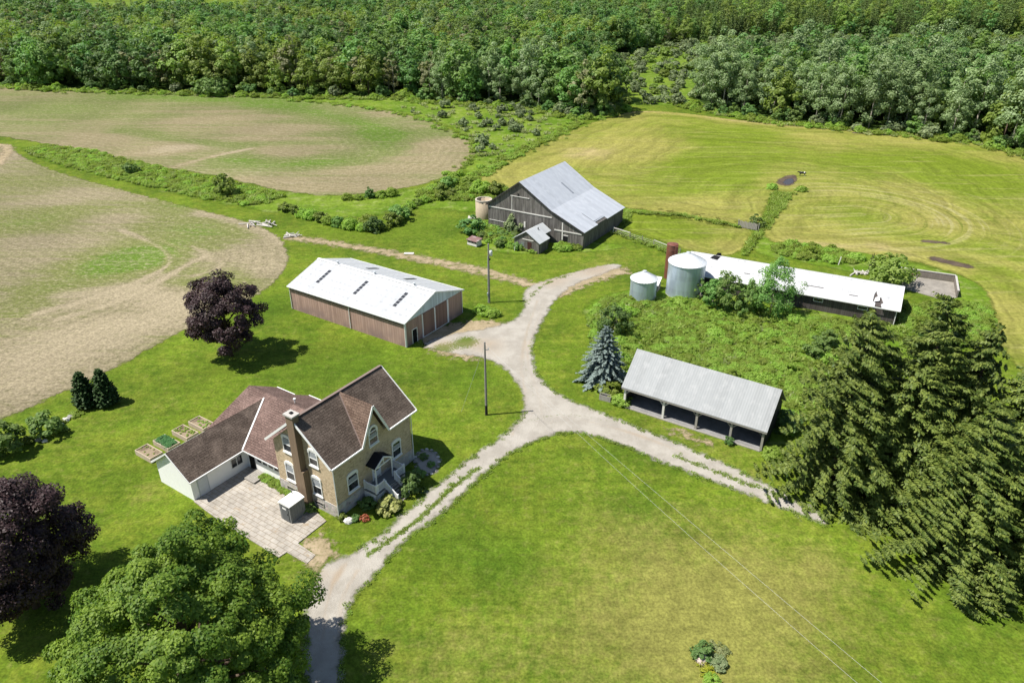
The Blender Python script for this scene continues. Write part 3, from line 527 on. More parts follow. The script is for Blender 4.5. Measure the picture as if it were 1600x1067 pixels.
# grey portable toilet
M_ptgrey = plain('grey_plastic', (.155, .165, .165), .5, .35, .08); M_ptdark = plain('dark_grey_plastic', (.09, .10, .105), .5, .35, .08); M_ptroof = plain('translucent_white_plastic', (.80, .80, .78), .5, .3, .03)
pt = thing('portable_toilet', 'grey portable toilet with white roof standing on the patio', 'toilet', HW(-2.27, 3.9, .1), HA)
m = MB(); m.box(-.92, .92, -.75, .75, 0.0, 2.05)
for i in range(5): m.box(-.7 + i * .32, -.55 + i * .32, -.775, -.75, .15, 1.95)
m.build('cabin', M_ptgrey, pt)
m = MB(); k = 8; prof = [(-.98, 2.02)] + [(-.98 + 1.96 * i / k, 2.09 + .2 * math.sin(math.pi * i / k)) for i in range(k + 1)] + [(.98, 2.02)]
prof = [(-.82, 2.02)] + [(-.82 + 1.64 * i / k, 2.09 + .2 * math.sin(math.pi * i / k)) for i in range(k + 1)] + [(.82, 2.02)]
m.extrude([(-1.0, y, z) for y, z in prof], (2.0, 0, 0)); m.build('roof', M_ptroof, pt)
m = MB(); m.box(-.97, -.92, -.52, .45, .08, 1.92); pd = m.build('door', M_ptdark, pt); m = MB(); m.box(-.985, -.97, -.25, .25, 1.5, 1.68); m.build('door_sign', M_white, pd); MB().box(-1.01, -.97, -.42, -.36, .95, 1.1).build('handle', M_dark, pd)
m = MB(); m.tube((.6, .5, 2.1), (.6, .5, 2.5), .06, n=8); m.build('vent_stack', M_ptdark, pt)

# ------------------------------------------------------------------ machine shed with white steel roof
SA = -.57766; S0 = (-34.59, 104.961)
shed = thing('machine_shed', 'long brown steel machine shed with bright white gable roof and skylights', 'shed', (*S0, 0), SA)
L, W, ZE, ZR = 23.4, 13.3, 4.0, 6.26; o_ = .25; ze = ZE - .02
def zs(t, lift=0): return 4.02 + (min(t, W - t) + o_) * (ZR - 4.02) / (W / 2 + o_) + lift
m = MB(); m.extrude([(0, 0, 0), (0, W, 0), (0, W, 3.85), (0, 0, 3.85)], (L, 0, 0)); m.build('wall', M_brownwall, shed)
m = MB(); m.extrude([(L - .05, 0, 3.87), (L - .05, W, 3.87), (L - .05, W / 2, 6.05)], (.08, 0, 0)); m.build('gable_panel', M_gablesteel, shed); m = MB(); m.extrude([(.05, 0, 3.87), (.05, W, 3.87), (.05, W / 2, 6.05)], (-.08, 0, 0)); m.build('gable_panel', M_gablesteel, shed)
m = MB(); m.slab([(-o_, -o_, 4.02), (L + o_, -o_, 4.02), (L + o_, W / 2, ZR), (-o_, W / 2, ZR)], .1); m.slab([(-o_, W / 2 + .002, ZR), (L + o_, W / 2 + .002, ZR), (L + o_, W + o_, 4.02), (-o_, W + o_, 4.02)], .1); rf = m.build('roof', M_steel_roof_w, shed)
m = MB(); m.beam((-o_, W / 2, ZR + .02), (L + o_, W / 2, ZR + .02), .5, .06); m.build('ridge_cap', M_white, rf)
for s in (4.1, 11.9, 19.7):
    m = MB()
    for i in range(5):
        t0 = 2.0 + i * .62; m.slab([(s - .27, t0, zs(t0, .05)), (s + .27, t0, zs(t0, .05)), (s + .27, t0 + .5, zs(t0 + .5, .05)), (s - .27, t0 + .5, zs(t0 + .5, .05))], .08)
    m.build('skylight', M_skylight, shed)
    m = MB(); m.tube((s + .1, W / 2, ZR), (s + .1, W / 2, ZR + .42), .13, n=10); m.lathe([(.24, ZR + .4), (.24, ZR + .5), (.0, ZR + .6)], 10, (s + .1, W / 2)); m.build('roof_vent', M_zinc, shed)
for s in (7.9, 15.7):
    m = MB(); m.slab([(s - .33, 9.2, zs(9.2, .05)), (s + .33, 9.2, zs(9.2, .05)), (s + .33, 11.6, zs(11.6, .05)), (s - .33, 11.6, zs(11.6, .05))], .08); m.build('skylight', M_skylight, shed)
m = MB(); m.beam((-.25, -.31, 3.93), (L + .25, -.31, 3.93), .1, .16); m.beam((-.25, W + .31, 3.93), (L + .25, W + .31, 3.93), .1, .16)
for t in (-.25, W + .25): m.beam((L + .28, t, 3.98), (L + .28, W / 2, 6.2), .05, .18)
m.build('fascia', M_white, shed); MB().box(-.0, L, -.08, -.005, 3.45, 3.85).build('wall_band', plain('dark_band', (.055, .057, .05), .8, .1), shed)  # dark strip along the top of the near long wall, just below the eave
for s, t in ((0.02, -.1), (12.6, -.1), (L - .05, -.12), (L - .05, W + .1)): MB().tube((s, t, 0.1), (s, t, 3.9), .06, n=6).build('downspout', M_white, shed)
MB().box(L - .12, L + .03, -.035, .12, 0, 3.85).build('corner_trim', M_white, shed)
m = MB(); m.box(L, L + .05, 1.3, 1.4, 0, 2.25); m.box(L, L + .05, 2.35, 2.45, 0, 2.25); m.box(L, L + .05, 1.4, 2.35, 2.15, 2.25); sd = m.build('door_frame', M_white, shed); MB().box(L, L + .03, 1.4, 2.35, .02, 2.15).build('door', M_dark, sd)
for t0, t1 in ((3.78, 6.35), (6.62, 9.4)):
    o = MB().box(L + .02, L + .1, t0, t1, .12, 3.72).build('sliding_door', M_browndoor, shed); MB().box(L + .02, L + .13, t0, t1, .03, .12).build('bottom_rail', M_white, o)
m = MB()
for t, w in ((3.66, .16), (6.48, .24), (9.58, .34)): MB().box(L + .0, L + .14, t - w / 2, t + w / 2, .02, 3.8).build('door_trim', M_white, shed)

# ------------------------------------------------------------------ open fronted drive shed
DA = -.57569; D0 = (13.862, 77.009)
ds = thing('drive_shed', 'open fronted wooden drive shed with pale grey tin roof beside the gravel drive', 'shed', (*D0, 0), DA)
L, W, ZE, ZR = 17.07, 7.17, 2.83, 6.36
m = MB(); m.slab([(-.33, -.36, 2.84), (L + .33, -.36, 2.84), (L + .33, W / 2, ZR), (-.33, W / 2, ZR)], .09); m.slab([(-.33, W / 2 + .002, ZR), (L + .33, W / 2 + .002, ZR), (L + .33, W + .36, 2.84), (-.33, W + .36, 2.84)], .09); m.build('roof', M_driveroof, ds)
m = MB(); m.box(-.3, L + .3, -.34, -.26, 2.55, 2.76); m.build('eave_board', M_greywood, ds); m = MB(); m.beam((0, .05, 2.5), (L, .05, 2.5), .2, .26); m.build('header_beam', M_greywood, ds)
for s in (0.08, 5.15, 9.3, 13.4, L - .08):
    m = MB(); m.box(s - .13, s + .13, -.08, .18, .0, 2.4); m.beam((s, .05, 1.75), (s + (.6 if s < 16 else -.6), .05, 2.38), .1); m.beam((s, .05, 1.75), (s - (.6 if s > 1 else -.6), .05, 2.38), .1); m.build('post', M_barnwhite if s < 6 else M_greywood, ds)
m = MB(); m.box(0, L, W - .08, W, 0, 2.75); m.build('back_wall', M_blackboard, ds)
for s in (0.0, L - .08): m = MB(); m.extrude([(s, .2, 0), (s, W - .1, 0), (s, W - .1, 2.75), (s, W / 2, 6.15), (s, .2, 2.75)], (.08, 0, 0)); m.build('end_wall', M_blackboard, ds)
m = MB(); m.beam((0, W / 2, .1), (0, W / 2, 6.0), .2); m.beam((5.15, W / 2, 0), (5.15, W / 2, 6.1), .2); m.beam((9.3, W / 2, 0), (9.3, W / 2, 6.1), .2); m.beam((13.4, W / 2, 0), (13.4, W / 2, 6.1), .2)
for i in range(12): s = .7 + i * 1.43; m.beam((s, -.2, 2.85), (s, W / 2, 6.2), .06, .14)
m.build('frame', M_greywood, ds)
poly_prism('shed_floor', [(0, -.1), (L, -.1), (L, W - .1), (0, W - .1)], -.1, .09, ground_mat('packed_floor', concrete_build((.26, .255, .25)), None), 'structure', (*D0, 0), DA)
MB_s = MB(); MB_s.box(.3, L - .1, -.32, -.12, 0, .12); o = MB_s.build('sill_beam', M_greywood, ds)

# ------------------------------------------------------------------ old timber barn, s along the ridge, t from the low eave
BA = 1.01034; B0 = (13.404, 131.083)
barn = thing('barn', 'large weathered grey timber barn with pale metal roof sweeping low on one side', 'barn', (*B0, 0), BA)
L = 17.9; PR = [(0, 3.46), (7.0, 6.45), (14.11, 10.9), (21.64, 5.43)]
m = MB(); m.extrude([(.1, 0.1, 0), (.1, 21.5, 0), (.1, 21.5, 5.28)] + [(.1, t, z - .14) for t, z in PR[2::-1]], (L - .2, 0, 0)); m.build('wall', M_barnwall, barn)
m = MB(); e = .22
NT_ = [(7.9, 3.8)]
m.slab([(-e, 7.0, 6.45), (L + e, 7.0, 6.45), (L + e, 14.11, 10.9), (-e, 14.11, 10.9)], .1)
m.slab([(-e, -.25, 3.35), (5.6, -.25, 3.35), (5.6, .5, 3.67), (9.8, .5, 3.67), (9.8, -.25, 3.35), (L + e, -.25, 3.35), (L + e, 6.998, 6.45), (-e, 6.998, 6.45)], .1)
m.slab([(-e, 14.112, 10.9), (L + e, 14.112, 10.9), (L + e, 21.95, 5.2), (-e, 21.95, 5.2)], .1); rf = m.build('roof', M_barnroof, barn)
def zb(t):
    for (a, x), (b, y) in zip(PR, PR[1:]):
        if a <= t <= b: return x + (y - x) * (t - a) / (b - a)
m = MB(); m.slab([(5.5, .7, zb(.7) + .10), (9.7, .7, zb(.7) + .03), (9.7, 3.4, zb(3.4) + .03), (5.5, 3.4, zb(3.4) + .16)], .05); m.build('lifted_sheet', M_barnroof, rf)
m = MB(); m.slab([(10.2, 7.8, zb(7.8) + .06), (10.6, 7.8, zb(7.8) + .06), (10.6, 10.6, zb(10.6) + .06), (10.2, 10.6, zb(10.6) + .06)], .1); m.build('skylight', plain('grey_skylight', (.22, .24, .27), .5, .3), rf)
m = MB(); m.beam((.04, 6.9, 5.0), (.04, 21.3, 4.85), .06, .2); m.beam((.04, .4, 2.85), (.04, 6.3, 2.72), .06, .22); m.beam((.04, 11.9, 7.88), (.04, 16.2, 7.86), .06, .13); m.box(.02, .08, 15.8, 15.92, 5.1, 7.8); m.box(.02, .08, 4.4, 4.65, 1.0, 4.4); m.box(.02, .09, 12.75, 13.1, 1.9, 3.1); m.beam((.04, 15.6, 2.2), (.04, 21.2, 2.15), .05, .12); m.build('trim_board', M_barnwhite, barn)
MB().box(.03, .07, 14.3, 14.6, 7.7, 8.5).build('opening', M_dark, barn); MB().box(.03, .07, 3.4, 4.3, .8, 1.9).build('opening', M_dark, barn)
m = MB(); m.box(.04, .1, 3.3, 4.4, 1.9, 2.05); m.build('lintel', M_barnwhite, barn)
m = MB(); m.beam((-.24, 14.11, 10.78), (-.24, 21.9, 5.12), .07, .24); m.beam((-.24, 14.11, 10.78), (-.24, 7.0, 6.34), .06, .2); m.beam((-.24, 7.0, 6.34), (-.24, -.2, 3.28), .06, .2); m.build('rake_board', M_blackboard, barn)
# little gabled outbuilding against the barn
bs = thing('outbuilding', 'small grey board shed with pale metal gable roof against the big barn', 'shed', (5.0, 128.6, 0), math.radians(57.5))
L, W = 5.0, 5.4
m = MB(); m.extrude([(0, 0, 0), (0, W, 0), (0, W, 2.2), (0, W / 2, 3.85), (0, 0, 2.2)], (3.4, 0, 0)); m.extrude([(3.4, 1.0, 0), (3.4, W, 0), (3.4, W, 2.2), (3.4, W / 2, 3.8), (3.4, 1.0, 2.75)], (2.2, 0, 0)); m.build('wall', M_barnwall, bs)
m = MB(); m.slab([(-.25, -.3, 2.12), (3.6, -.3, 2.12), (3.6, W / 2, 4.0), (-.25, W / 2, 4.0)], .08); m.slab([(3.602, .75, 2.78), (5.8, .75, 2.78), (5.8, W / 2, 4.0), (3.602, W / 2, 4.0)], .08); m.slab([(-.25, W / 2 + .002, 4.0), (5.8, W / 2 + .002, 4.0), (5.8, W + .3, 2.12), (-.25, W + .3, 2.12)], .08); rf = m.build('roof', metal_roof('tin_roof', (.52, .54, .55), 'x', .3, .5, .0, ((.6, .61, .61), .6)), bs)
MB().tube((3.0, 2.0, 3.4), (3.0, 2.0, 3.95), .1, n=8).build('stove_pipe', M_dark, rf)
MB().box(-.05, 0, 1.6, 2.5, 0, 1.95).build('door', plain('brown_door', (.06, .03, .025), .9, .1), bs); o = MB().box(-.06, 0, 1.2, 3.6, 2.25, 2.4).build('lintel', M_barnwhite, bs); o = MB().box(-.04, 0, 3.2, 4.0, .9, 1.7).build('window', plain('dusty_glass', (.16, .18, .18), .4, .4), bs)
# concrete silo stump at the barn corner
sx, sy = -5.95, 150.1
sl_ = thing('concrete_silo', 'roofless round concrete silo stump at the barn corner', 'silo', (sx, sy, 0))
m = MB(); m.lathe([(1.72, 0), (1.72, 3.9), (1.5, 3.9), (1.5, .1)], 36); m.build('ring_wall', plain('stained_concrete', (.40, .33, .235), .9, .1, .25, 2.0, streak=((.25, .20, .14), .5)), sl_, True)
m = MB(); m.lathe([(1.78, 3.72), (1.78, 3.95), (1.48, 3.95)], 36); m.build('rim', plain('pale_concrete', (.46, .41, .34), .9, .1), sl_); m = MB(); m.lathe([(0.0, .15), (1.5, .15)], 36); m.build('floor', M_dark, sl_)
slab_ = tag(MB().box(-9.3, -7.9, 148.8, 150.6, 0, .16).build('concrete_slab', M_conc), 'broken pale concrete slab lying beside the roofless silo', 'slab')
# ------------------------------------------------------------------ grain bins and the rusty silo
def corr(name, c, rust=None):
    t = NT(name); p = t.obj(); s = t.t.nodes.new('ShaderNodeSeparateXYZ'); t.put(s.inputs[0], p); w = t.math('SINE', t.math('MULTIPLY', s.outputs[2], 2 * math.pi / .11))
    f = t.noise(t.map(p, (1.2, 1.2, .25)), 1.2, 5); band = t.n('TexWhiteNoise', 0, props={'noise_dimensions': '1D'}, W=t.math('FLOOR', t.math('DIVIDE', s.outputs[2], .82)))
    cc = t.mul(c, t.gray(t.math('ADD', t.math('MULTIPLY', band, .14), .9))); cc = t.mix(t.math('MULTIPLY', t.ramp(f, .42, .7), .6), cc, rust or tuple(x * 1.35 for x in c))
    return t.done(t.bsdf(cc, .42, .5, .55 if not rust else .0, t.bump(w, .35, .02)))
M_bin = corr('galvanised_corrugated', (.46, .54, .61)); M_rust = corr('rusted_steel', (.16, .055, .035), (.22, .10, .07)); M_binroof = plain('galvanised_cone', (.68, .70, .72), .38, .5, .12, 2.0, .25)
def grain_bin(label, x, y, r, h, rh, hatch):
    b = thing('grain_bin', label, 'grain bin', (x, y, 0), 0, 'round galvanised grain bins')
    MB().lathe([(r, -.1), (r, h)], 40).build('wall', M_bin, b, True)
    n = 30; m = MB(); m.lathe([(r + .12, h - .06), (r + .12, h + .02), (.3, h + rh)], n)
    for i in range(n): t = 2 * math.pi * i / n; m.beam(((r + .12) * math.cos(t), (r + .12) * math.sin(t), h + .04), (.3 * math.cos(t), .3 * math.sin(t), h + rh + .02), .05, .07)
    rf = m.build('roof', M_binroof, b); m = MB(); m.lathe([(.34, h + rh - .02), (.34, h + rh + .16), (0, h + rh + .24)], 14); m.build('cap', M_zinc, rf)
    t = math.radians(hatch); m = MB()
    for k in (-.22, .22): m.beam((r * math.cos(t) * 1.03 - k * math.sin(t), r * math.sin(t) * 1.03 + k * math.cos(t), .2), (r * math.cos(t) * 1.03 - k * math.sin(t), r * math.sin(t) * 1.03 + k * math.cos(t), h), .05)
    for z in np.arange(.4, h, .35): m.beam((r * math.cos(t) * 1.03 + .22 * math.sin(t), r * math.sin(t) * 1.03 - .22 * math.cos(t), z), (r * math.cos(t) * 1.03 - .22 * math.sin(t), r * math.sin(t) * 1.03 + .22 * math.cos(t), z), .03)
    m.build('ladder', M_zinc, b); m = MB(); m.lathe([(r + .03, .0), (r + .03, .14)], 40); m.build('base_ring', M_conc, b)
    return b
grain_bin('large galvanised grain bin with a conical roof, taller of the two round bins', 28.35, 111.0, 2.98, 5.6, 1.45, 20)
grain_bin('small galvanised grain bin with a conical roof, shorter of the two round bins', 21.3, 109.5, 2.12, 3.3, 1.15, 200)
rs = thing('rusty_silo', 'tall narrow rust red steel silo behind the large grain bin', 'silo', (27.2, 117.6, 0))
MB().lathe([(.95, 0), (.95, 6.1)], 24).build('wall', M_rust, rs, True); m = MB(); m.lathe([(.98, 6.05), (.98, 6.12), (.0, 6.3)], 24); m.build('cap', M_rust, rs); m = MB()
for z in np.arange(.8, 6, 1.1): m.lathe([(.97, z), (.99, z + .03), (.97, z + .06)], 24)
m.box(.2, .75, -1.12, -.6, .4, 6.0); m.build('hoop', M_rust, rs)
# ------------------------------------------------------------------ long low livestock barn
LA = math.radians(-27.0)
def lbp(s, n): return (s * .891 + n * .454, -s * .454 + n * .891)
lb0 = lbp(-26.3, 114.4); Lb = 32.9
lb = thing('livestock_barn', 'long low livestock barn with glaring white metal roof torn open at one end', 'barn', (*lb0, 0), LA)
W = 10.2; zE, zR = 2.6, 4.5
M_gap = plain('grey_gap', (.12, .11, .11), .8, .1); M_lbroof = metal_roof('white_tin_roof', (.52, .525, .53), 'x', .3, .45, .0, ((.47, .48, .49), .7), rows=2.6)
m = MB(); m.extrude([(0.15, .25, 0), (.15, W - .25, 0), (.15, W - .25, 2.55), (.15, W / 2, 4.35), (.15, .25, 2.55)], (Lb - .4, 0, 0)); m.build('wall', siding('dark_brown_steel', (.075, .062, .058), 'x', .3, streak=((.13, .12, .115), .5)), lb)
m = MB(); zl = lambda t: zE + (zR - zE) * min(t, W - t) / (W / 2)
def strip(s0, s1, t0=-.2): m.slab([(s0, t0, zl(max(t0, 0)) - (.07 if t0 < 0 else 0)), (s1, t0, zl(max(t0, 0)) - (.07 if t0 < 0 else 0)), (s1, W / 2, zR), (s0, W / 2, zR)], .07)
m.slab([(-.2, -.2, 2.53), (29.4, -.2, 2.53), (29.4, .75, zl(.75)), (29.0, 1.0, zl(1.0)), (29.05, 2.4, zl(2.4)), (29.2, 3.2, zl(3.2)), (29.6, 2.0, zl(2.0)), (30.1, 1.9, zl(1.9)), (30.5, .9, zl(.9)), (30.2, .6, zl(.6)), (30.4, -.2, 2.53), (Lb, -.2, 2.53), (Lb, W / 2, zR), (-.2, W / 2, zR)], .07)
m.slab([(-.2, W / 2 + .002, zR), (Lb, W / 2 + .002, zR), (Lb, W + .2, 2.53), (-.2, W + .2, 2.53)], .07); rf = m.build('roof', M_lbroof, lb)
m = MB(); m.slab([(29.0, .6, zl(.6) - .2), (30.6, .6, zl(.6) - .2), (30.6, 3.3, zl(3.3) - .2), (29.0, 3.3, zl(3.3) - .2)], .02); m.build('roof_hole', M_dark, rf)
m = MB(); m.slab([(3.3, 4.2, zl(4.2) + .02), (4.6, 4.0, zl(4.0) + .02), (4.9, 4.9, zl(4.9) + .06), (3.8, 5.0, zl(5.0) + .06)], .03); m.slab([(4.0, 5.1, zR), (5.0, 5.15, zR), (4.9, 5.1, zR + .55), (4.3, 5.1, zR + .5)], .04); m.build('torn_sheet', M_dark, rf)
m = MB(); m.slab([(29.2, .9, zl(.9) + .05), (29.9, 1.0, zl(1.0) + .22), (29.8, 1.9, zl(1.9) + .25), (29.25, 1.7, zl(1.7) + .03)], .03); m.build('loose_sheet', M_white, rf)
m = MB()
for s, w, t in ((19.2, 2.6, 1.75), (25.6, 1.25, 1.3), (9.5, 1.0, 2.0)): q_ = MB(); q_.slab([(s, t, zl(t) + .02), (s + w, t, zl(t) + .02), (s + w, t + .16, zl(t + .16) + .02), (s, t + .16, zl(t + .16) + .02)], .02); q_.build('roof_slit', M_gap, rf)
m = MB(); m.beam((-.2, -.22, 2.5), (Lb, -.22, 2.5), .06, .14); m.beam((Lb + .04, -.2, 2.48), (Lb + .04, W / 2, 4.42), .06, .16); m.beam((Lb + .04, W + .2, 2.48), (Lb + .04, W / 2, 4.42), .06, .16); m.build('fascia', M_white, lb); MB().tube((Lb - .4, .1, 0), (Lb - .4, .1, 2.5), .05, n=6).build('downspout', M_white, lb)
for s in (20.8, 27.2): 
    m = MB(); m.box(s - .06, s, .17, .25, 1.55, 2.15); m.box(s + 1.3, s + 1.36, .17, .25, 1.55, 2.15); m.box(s, s + 1.3, .17, .25, 1.55, 1.62); m.box(s, s + 1.3, .17, .25, 2.08, 2.15); o = m.build('window', M_white, lb); MB().box(s, s + 1.3, .2, .25, 1.62, 2.08).build('pane', M_glass, o)
# ------------------------------------------------------------------ feedlot pad with two concrete walls
poly_prism('feedlot_pad', [(65.5, 116.3), (68.1, 118.4), (75.3, 115.2), (72.6, 109.2), (70.0, 108.0), (65.0, 113.2)], -.1, .1, ground_mat('stained_pad', concrete_build((.30, .275, .24)), None), 'structure')
def cwall(label, a, b, h):
    a, b = Vector((*a, 0)), Vector((*b, 0)); w = thing('concrete_wall', label, 'wall', a, math.atan2(b.y - a.y, b.x - a.x)); ln = (b - a).length
    MB().box(0, ln, -.11, .11, 0, h - .09).build('wall_body', plain('dark_stained_concrete', (.20, .175, .15), .9, .1, .3, 1.5, streak=((.30, .27, .23), .5)), w); MB().box(-.02, ln + .02, -.15, .15, h - .09, h).build('coping', M_conc, w)
cwall('long dark stained concrete wall along the back of the feedlot pad', (67.0, 119.2), (75.3, 115.5), 1.35); cwall('short concrete wall closing the end of the feedlot pad', (75.25, 115.3), (72.4, 109.2), 1.3)

# ------------------------------------------------------------------ plants: leaf-card crowns and trunks
def unit(v): return v / np.maximum(np.linalg.norm(v, axis=-1, keepdims=True), 1e-9)
def cards(c, nrm, length, width, rng, axis=None):
    """one pointed leaf per centre; returns verts, faces"""
    n = len(c); nrm = unit(nrm); t = axis if axis is not None else rng.normal(size=(n, 3)); t = unit(t - (t * nrm).sum(1, keepdims=True) * nrm); b = np.cross(nrm, t)
    L = (np.ones(n) * length)[:, None] / 2; Wd = (np.ones(n) * width)[:, None] / 2
    V = np.stack([c - t * L, c + b * Wd + t * L * .1, c + t * L, c - b * Wd + t * L * .1], 1).reshape(-1, 3)
    return V, np.arange(4 * n).reshape(n, 4)
def crown_mesh(name, seed, H, R, h0, ncl, lpc, leaf, mat, clr=.26, lobes=.2, gap=.1, taper=.25, flat=.75, lean=(0, 0), inner=.5, nz=.42):
    rng = np.random.default_rng(seed); i = np.arange(ncl) + .5; ph = np.arccos(1 - 2 * i / ncl); th = math.pi * (1 + 5 ** .5) * i
    d = np.stack([np.cos(th) * np.sin(ph), np.sin(th) * np.sin(ph), np.cos(ph)], 1); d = unit(d + rng.normal(size=d.shape) * .18); rng.shuffle(d); d = d[:int(ncl * (1 - gap))]
    a = rng.uniform(0, 6.28, 4); az = np.arctan2(d[:, 1], d[:, 0]); k = 1 + lobes * np.sin(2 * az + a[0]) * np.sin(3 * d[:, 2] + a[1]) + lobes * .7 * np.sin(5 * az + a[2] + 3 * d[:, 2])
    rad = rng.uniform(inner, 1.0, len(d)) ** .6 * k; rz = (H - h0) / 2; zc = (H + h0) / 2
    C = d * rad[:, None] * [R, R, rz]; C[:, :2] *= (1 - taper * np.clip(d[:, 2:3], -.3, 1)); C[:, 2] += zc; C[:, :2] += np.outer((C[:, 2] - h0) / max(H - h0, .1), lean)
    n = len(C) * lpc; ci = np.repeat(np.arange(len(C)), lpc); v = unit(rng.normal(size=(n, 3)) + d[ci] * .35 + [0, 0, .25]); cr = (R * clr * rng.uniform(.7, 1.3, len(C)))[ci]
    p = C[ci] + v * (cr * rng.uniform(.25, 1, n) ** .5)[:, None] * [1, 1, flat]
    nr = unit(v * .65 + d[ci] * .4 + [0, 0, .5] + rng.normal(size=(n, 3)) * nz); s = leaf * rng.uniform(.65, 1.35, n)
    V, F = cards(p, nr, s, s * .8, rng); tint = np.repeat(np.clip(rng.uniform(0, .5, n) + rng.uniform(0, .55, len(C))[ci], 0, 1), 4)
    return mesh_np(name, V, F, [mat], tint), C
def conifer_mesh(name, seed, H, R, mat, dz=.45, nb=9, dens=1.0, droop=.42, z0=.06, pw=.85, wid=.34, spr=1.0):
    rng = np.random.default_rng(seed); P = []; T = []; Ln = []; tn = []
    for z in np.arange(H * z0, H * .985, dz):
        f = 1 - z / H; L0 = R * f ** pw + .12; k = max(4, int(nb * (.5 + .5 * f ** .5) * rng.uniform(.8, 1.2))); a0 = rng.uniform(0, 6.28)
        for j in range(k):
            a = a0 + 6.283 * j / k + rng.uniform(-.25, .25); L = L0 * rng.uniform(.72, 1.15); zz = z + rng.uniform(-.4, .4) * dz; h = np.array([math.cos(a), math.sin(a), 0.]); s = np.array([-h[1], h[0], 0.])
            up = .1 + .5 * (1 - f); ns = max(3, int(dens * (4 + L * 6.5))); u = rng.uniform(.12, 1, ns) ** .75; side = rng.choice([-1., 1.], ns) * rng.uniform(.1, 1, ns)
            pos = h * (u * L)[:, None] + np.array([0, 0, 1.]) * (zz + L * (up * u - droop * u * u))[:, None] + s * (side * L * .26 * (1.05 - u))[:, None]
            di = unit(h * (.9 - .2 * abs(side))[:, None] + s * (side * .8)[:, None] + np.array([0, 0, 1.]) * (up - 1.6 * droop * u + rng.uniform(-.25, .12, ns))[:, None])
            P.append(pos); T.append(di); Ln.append((.28 + .22 * L * (1.15 - u)) * rng.uniform(.7, 1.3, ns) * spr); tn.append(np.clip(u * .6 + rng.uniform(0, .4, ns), 0, 1))
    P = np.vstack(P); T = np.vstack(T); Ln = np.concatenate(Ln); tn = np.concatenate(tn)
    nr = unit(np.array([0, 0, 1.]) + P * [1, 1, 0] / (R * 1.6) + rng.normal(size=P.shape) * .38)
    V, F = cards(P, nr, Ln, Ln * wid + .06, rng, T); return mesh_np(name, V, F, [mat], np.repeat(tn, 4))
def puff_conifer(name, seed, H, R, mat, dz=.75, nb=9, step=.85, npc=44, pr=.62, z0=.05, pw=.62, ln=.36, droop=.3, top=.97):
    """a spruce of branches that carry ragged tufts of needle sprays"""
    rng = np.random.default_rng(seed); C = []; D = []; S = []
    zs = [H * z0]
    while zs[-1] < H * top: zs.append(zs[-1] + dz * (.38 + .62 * (1 - zs[-1] / H)))
    for z in zs:
        f = max(1 - z / H, 0.0); L0 = R * f ** pw + .12; k = max(4, int(nb * (.4 + .6 * f) * rng.uniform(.8, 1.2))); a0 = rng.uniform(0, 6.28)
        for j in range(k):
            a = a0 + 6.283 * j / k + rng.uniform(-.35, .35); L = L0 * rng.uniform(.55, 1.12); h = np.array([math.cos(a), math.sin(a), 0.]); zz = z + rng.uniform(-.5, .5) * dz
            for u in np.arange(L, max(.2 * L, .2), -step * rng.uniform(.8, 1.2)):
                q = u / L; C.append(h * u + np.array([rng.normal() * .12, rng.normal() * .12, zz + L * ((.12 + .5 * (1 - f)) * q - droop * q * q)])); D.append(h); S.append(rng.uniform(.65, 1.2) * min(1, .5 + L * .3))
    C = np.array(C); D = np.array(D); S = np.array(S); n = len(C) * npc; ci = np.repeat(np.arange(len(C)), npc); g = rng.normal(size=(n, 3))
    p = C[ci] + (g * [.45, .45, .13] + D[ci] * (g[:, :1] * .45)) * (pr * S[ci])[:, None]; di = unit(D[ci] * .8 + g * [.8, .8, .3] + [0, 0, -.22] + rng.normal(size=(n, 3)) * .3); l = ln * rng.uniform(.6, 1.3, n)
    nr = unit(g * .35 + D[ci] * .3 + [0, 0, .8] + rng.normal(size=(n, 3)) * .4); V, F = cards(p, nr, l, l * .34 + .03, rng, di); tn = np.clip(rng.uniform(0, .5, n) + rng.uniform(0, .4, len(C))[ci] + .18 * g[:, 2], 0, 1)
    return mesh_np(name, V, F, [mat], np.repeat(tn, 4))
M_bark = plain('bark', (.10, .075, .055), .95, .05, .3, 5, streak=((.05, .04, .03), .6)); M_palebark = plain('pale_bark', (.30, .27, .22), .9, .1, .3, 5)
def trunk_obj(parent, H, r, limbs=(), mat=None, h0=None, lean=(0, 0)):
    m = MB(); m.tube((0, 0, -.1), (lean[0] * .4, lean[1] * .4, H * .5), r, r * .7, 10); m.tube((lean[0] * .4, lean[1] * .4, H * .5 - .02), (lean[0], lean[1], H), r * .7, r * .25, 8)
    for l in limbs:
        b = min(max(l[2] - math.hypot(l[0], l[1]) * .7, H * .22), H * .8); m.tube((lean[0] * .5, lean[1] * .5, b), tuple(l), r * .38, r * .08, 6)
    return m.build('trunk', mat or M_bark, parent, True)
def plant(name, label, cat, xy, mesh, trunk=None, group=None, rz=None, sc=1.0, part='crown'):
    """trunk = (height, radius, limbs, material): a tree with crown and trunk; without it the plant is one mesh"""
    rz = random.uniform(0, 6.28) if rz is None else rz
    if trunk:
        o = thing(name, label, cat, (*xy, 0), rz, group); o.scale = (sc, sc, sc); link(bpy.data.objects.new(part, mesh), o); trunk_obj(o, trunk[0], trunk[1], trunk[2], trunk[3] if len(trunk) > 3 else None)
    else:
        o = link(bpy.data.objects.new(name, mesh)); o.location = (*xy, 0); o.rotation_euler = (0, 0, rz); o.scale = (sc, sc, sc); tag(o, label, cat, group)
    return o
random.seed(5)
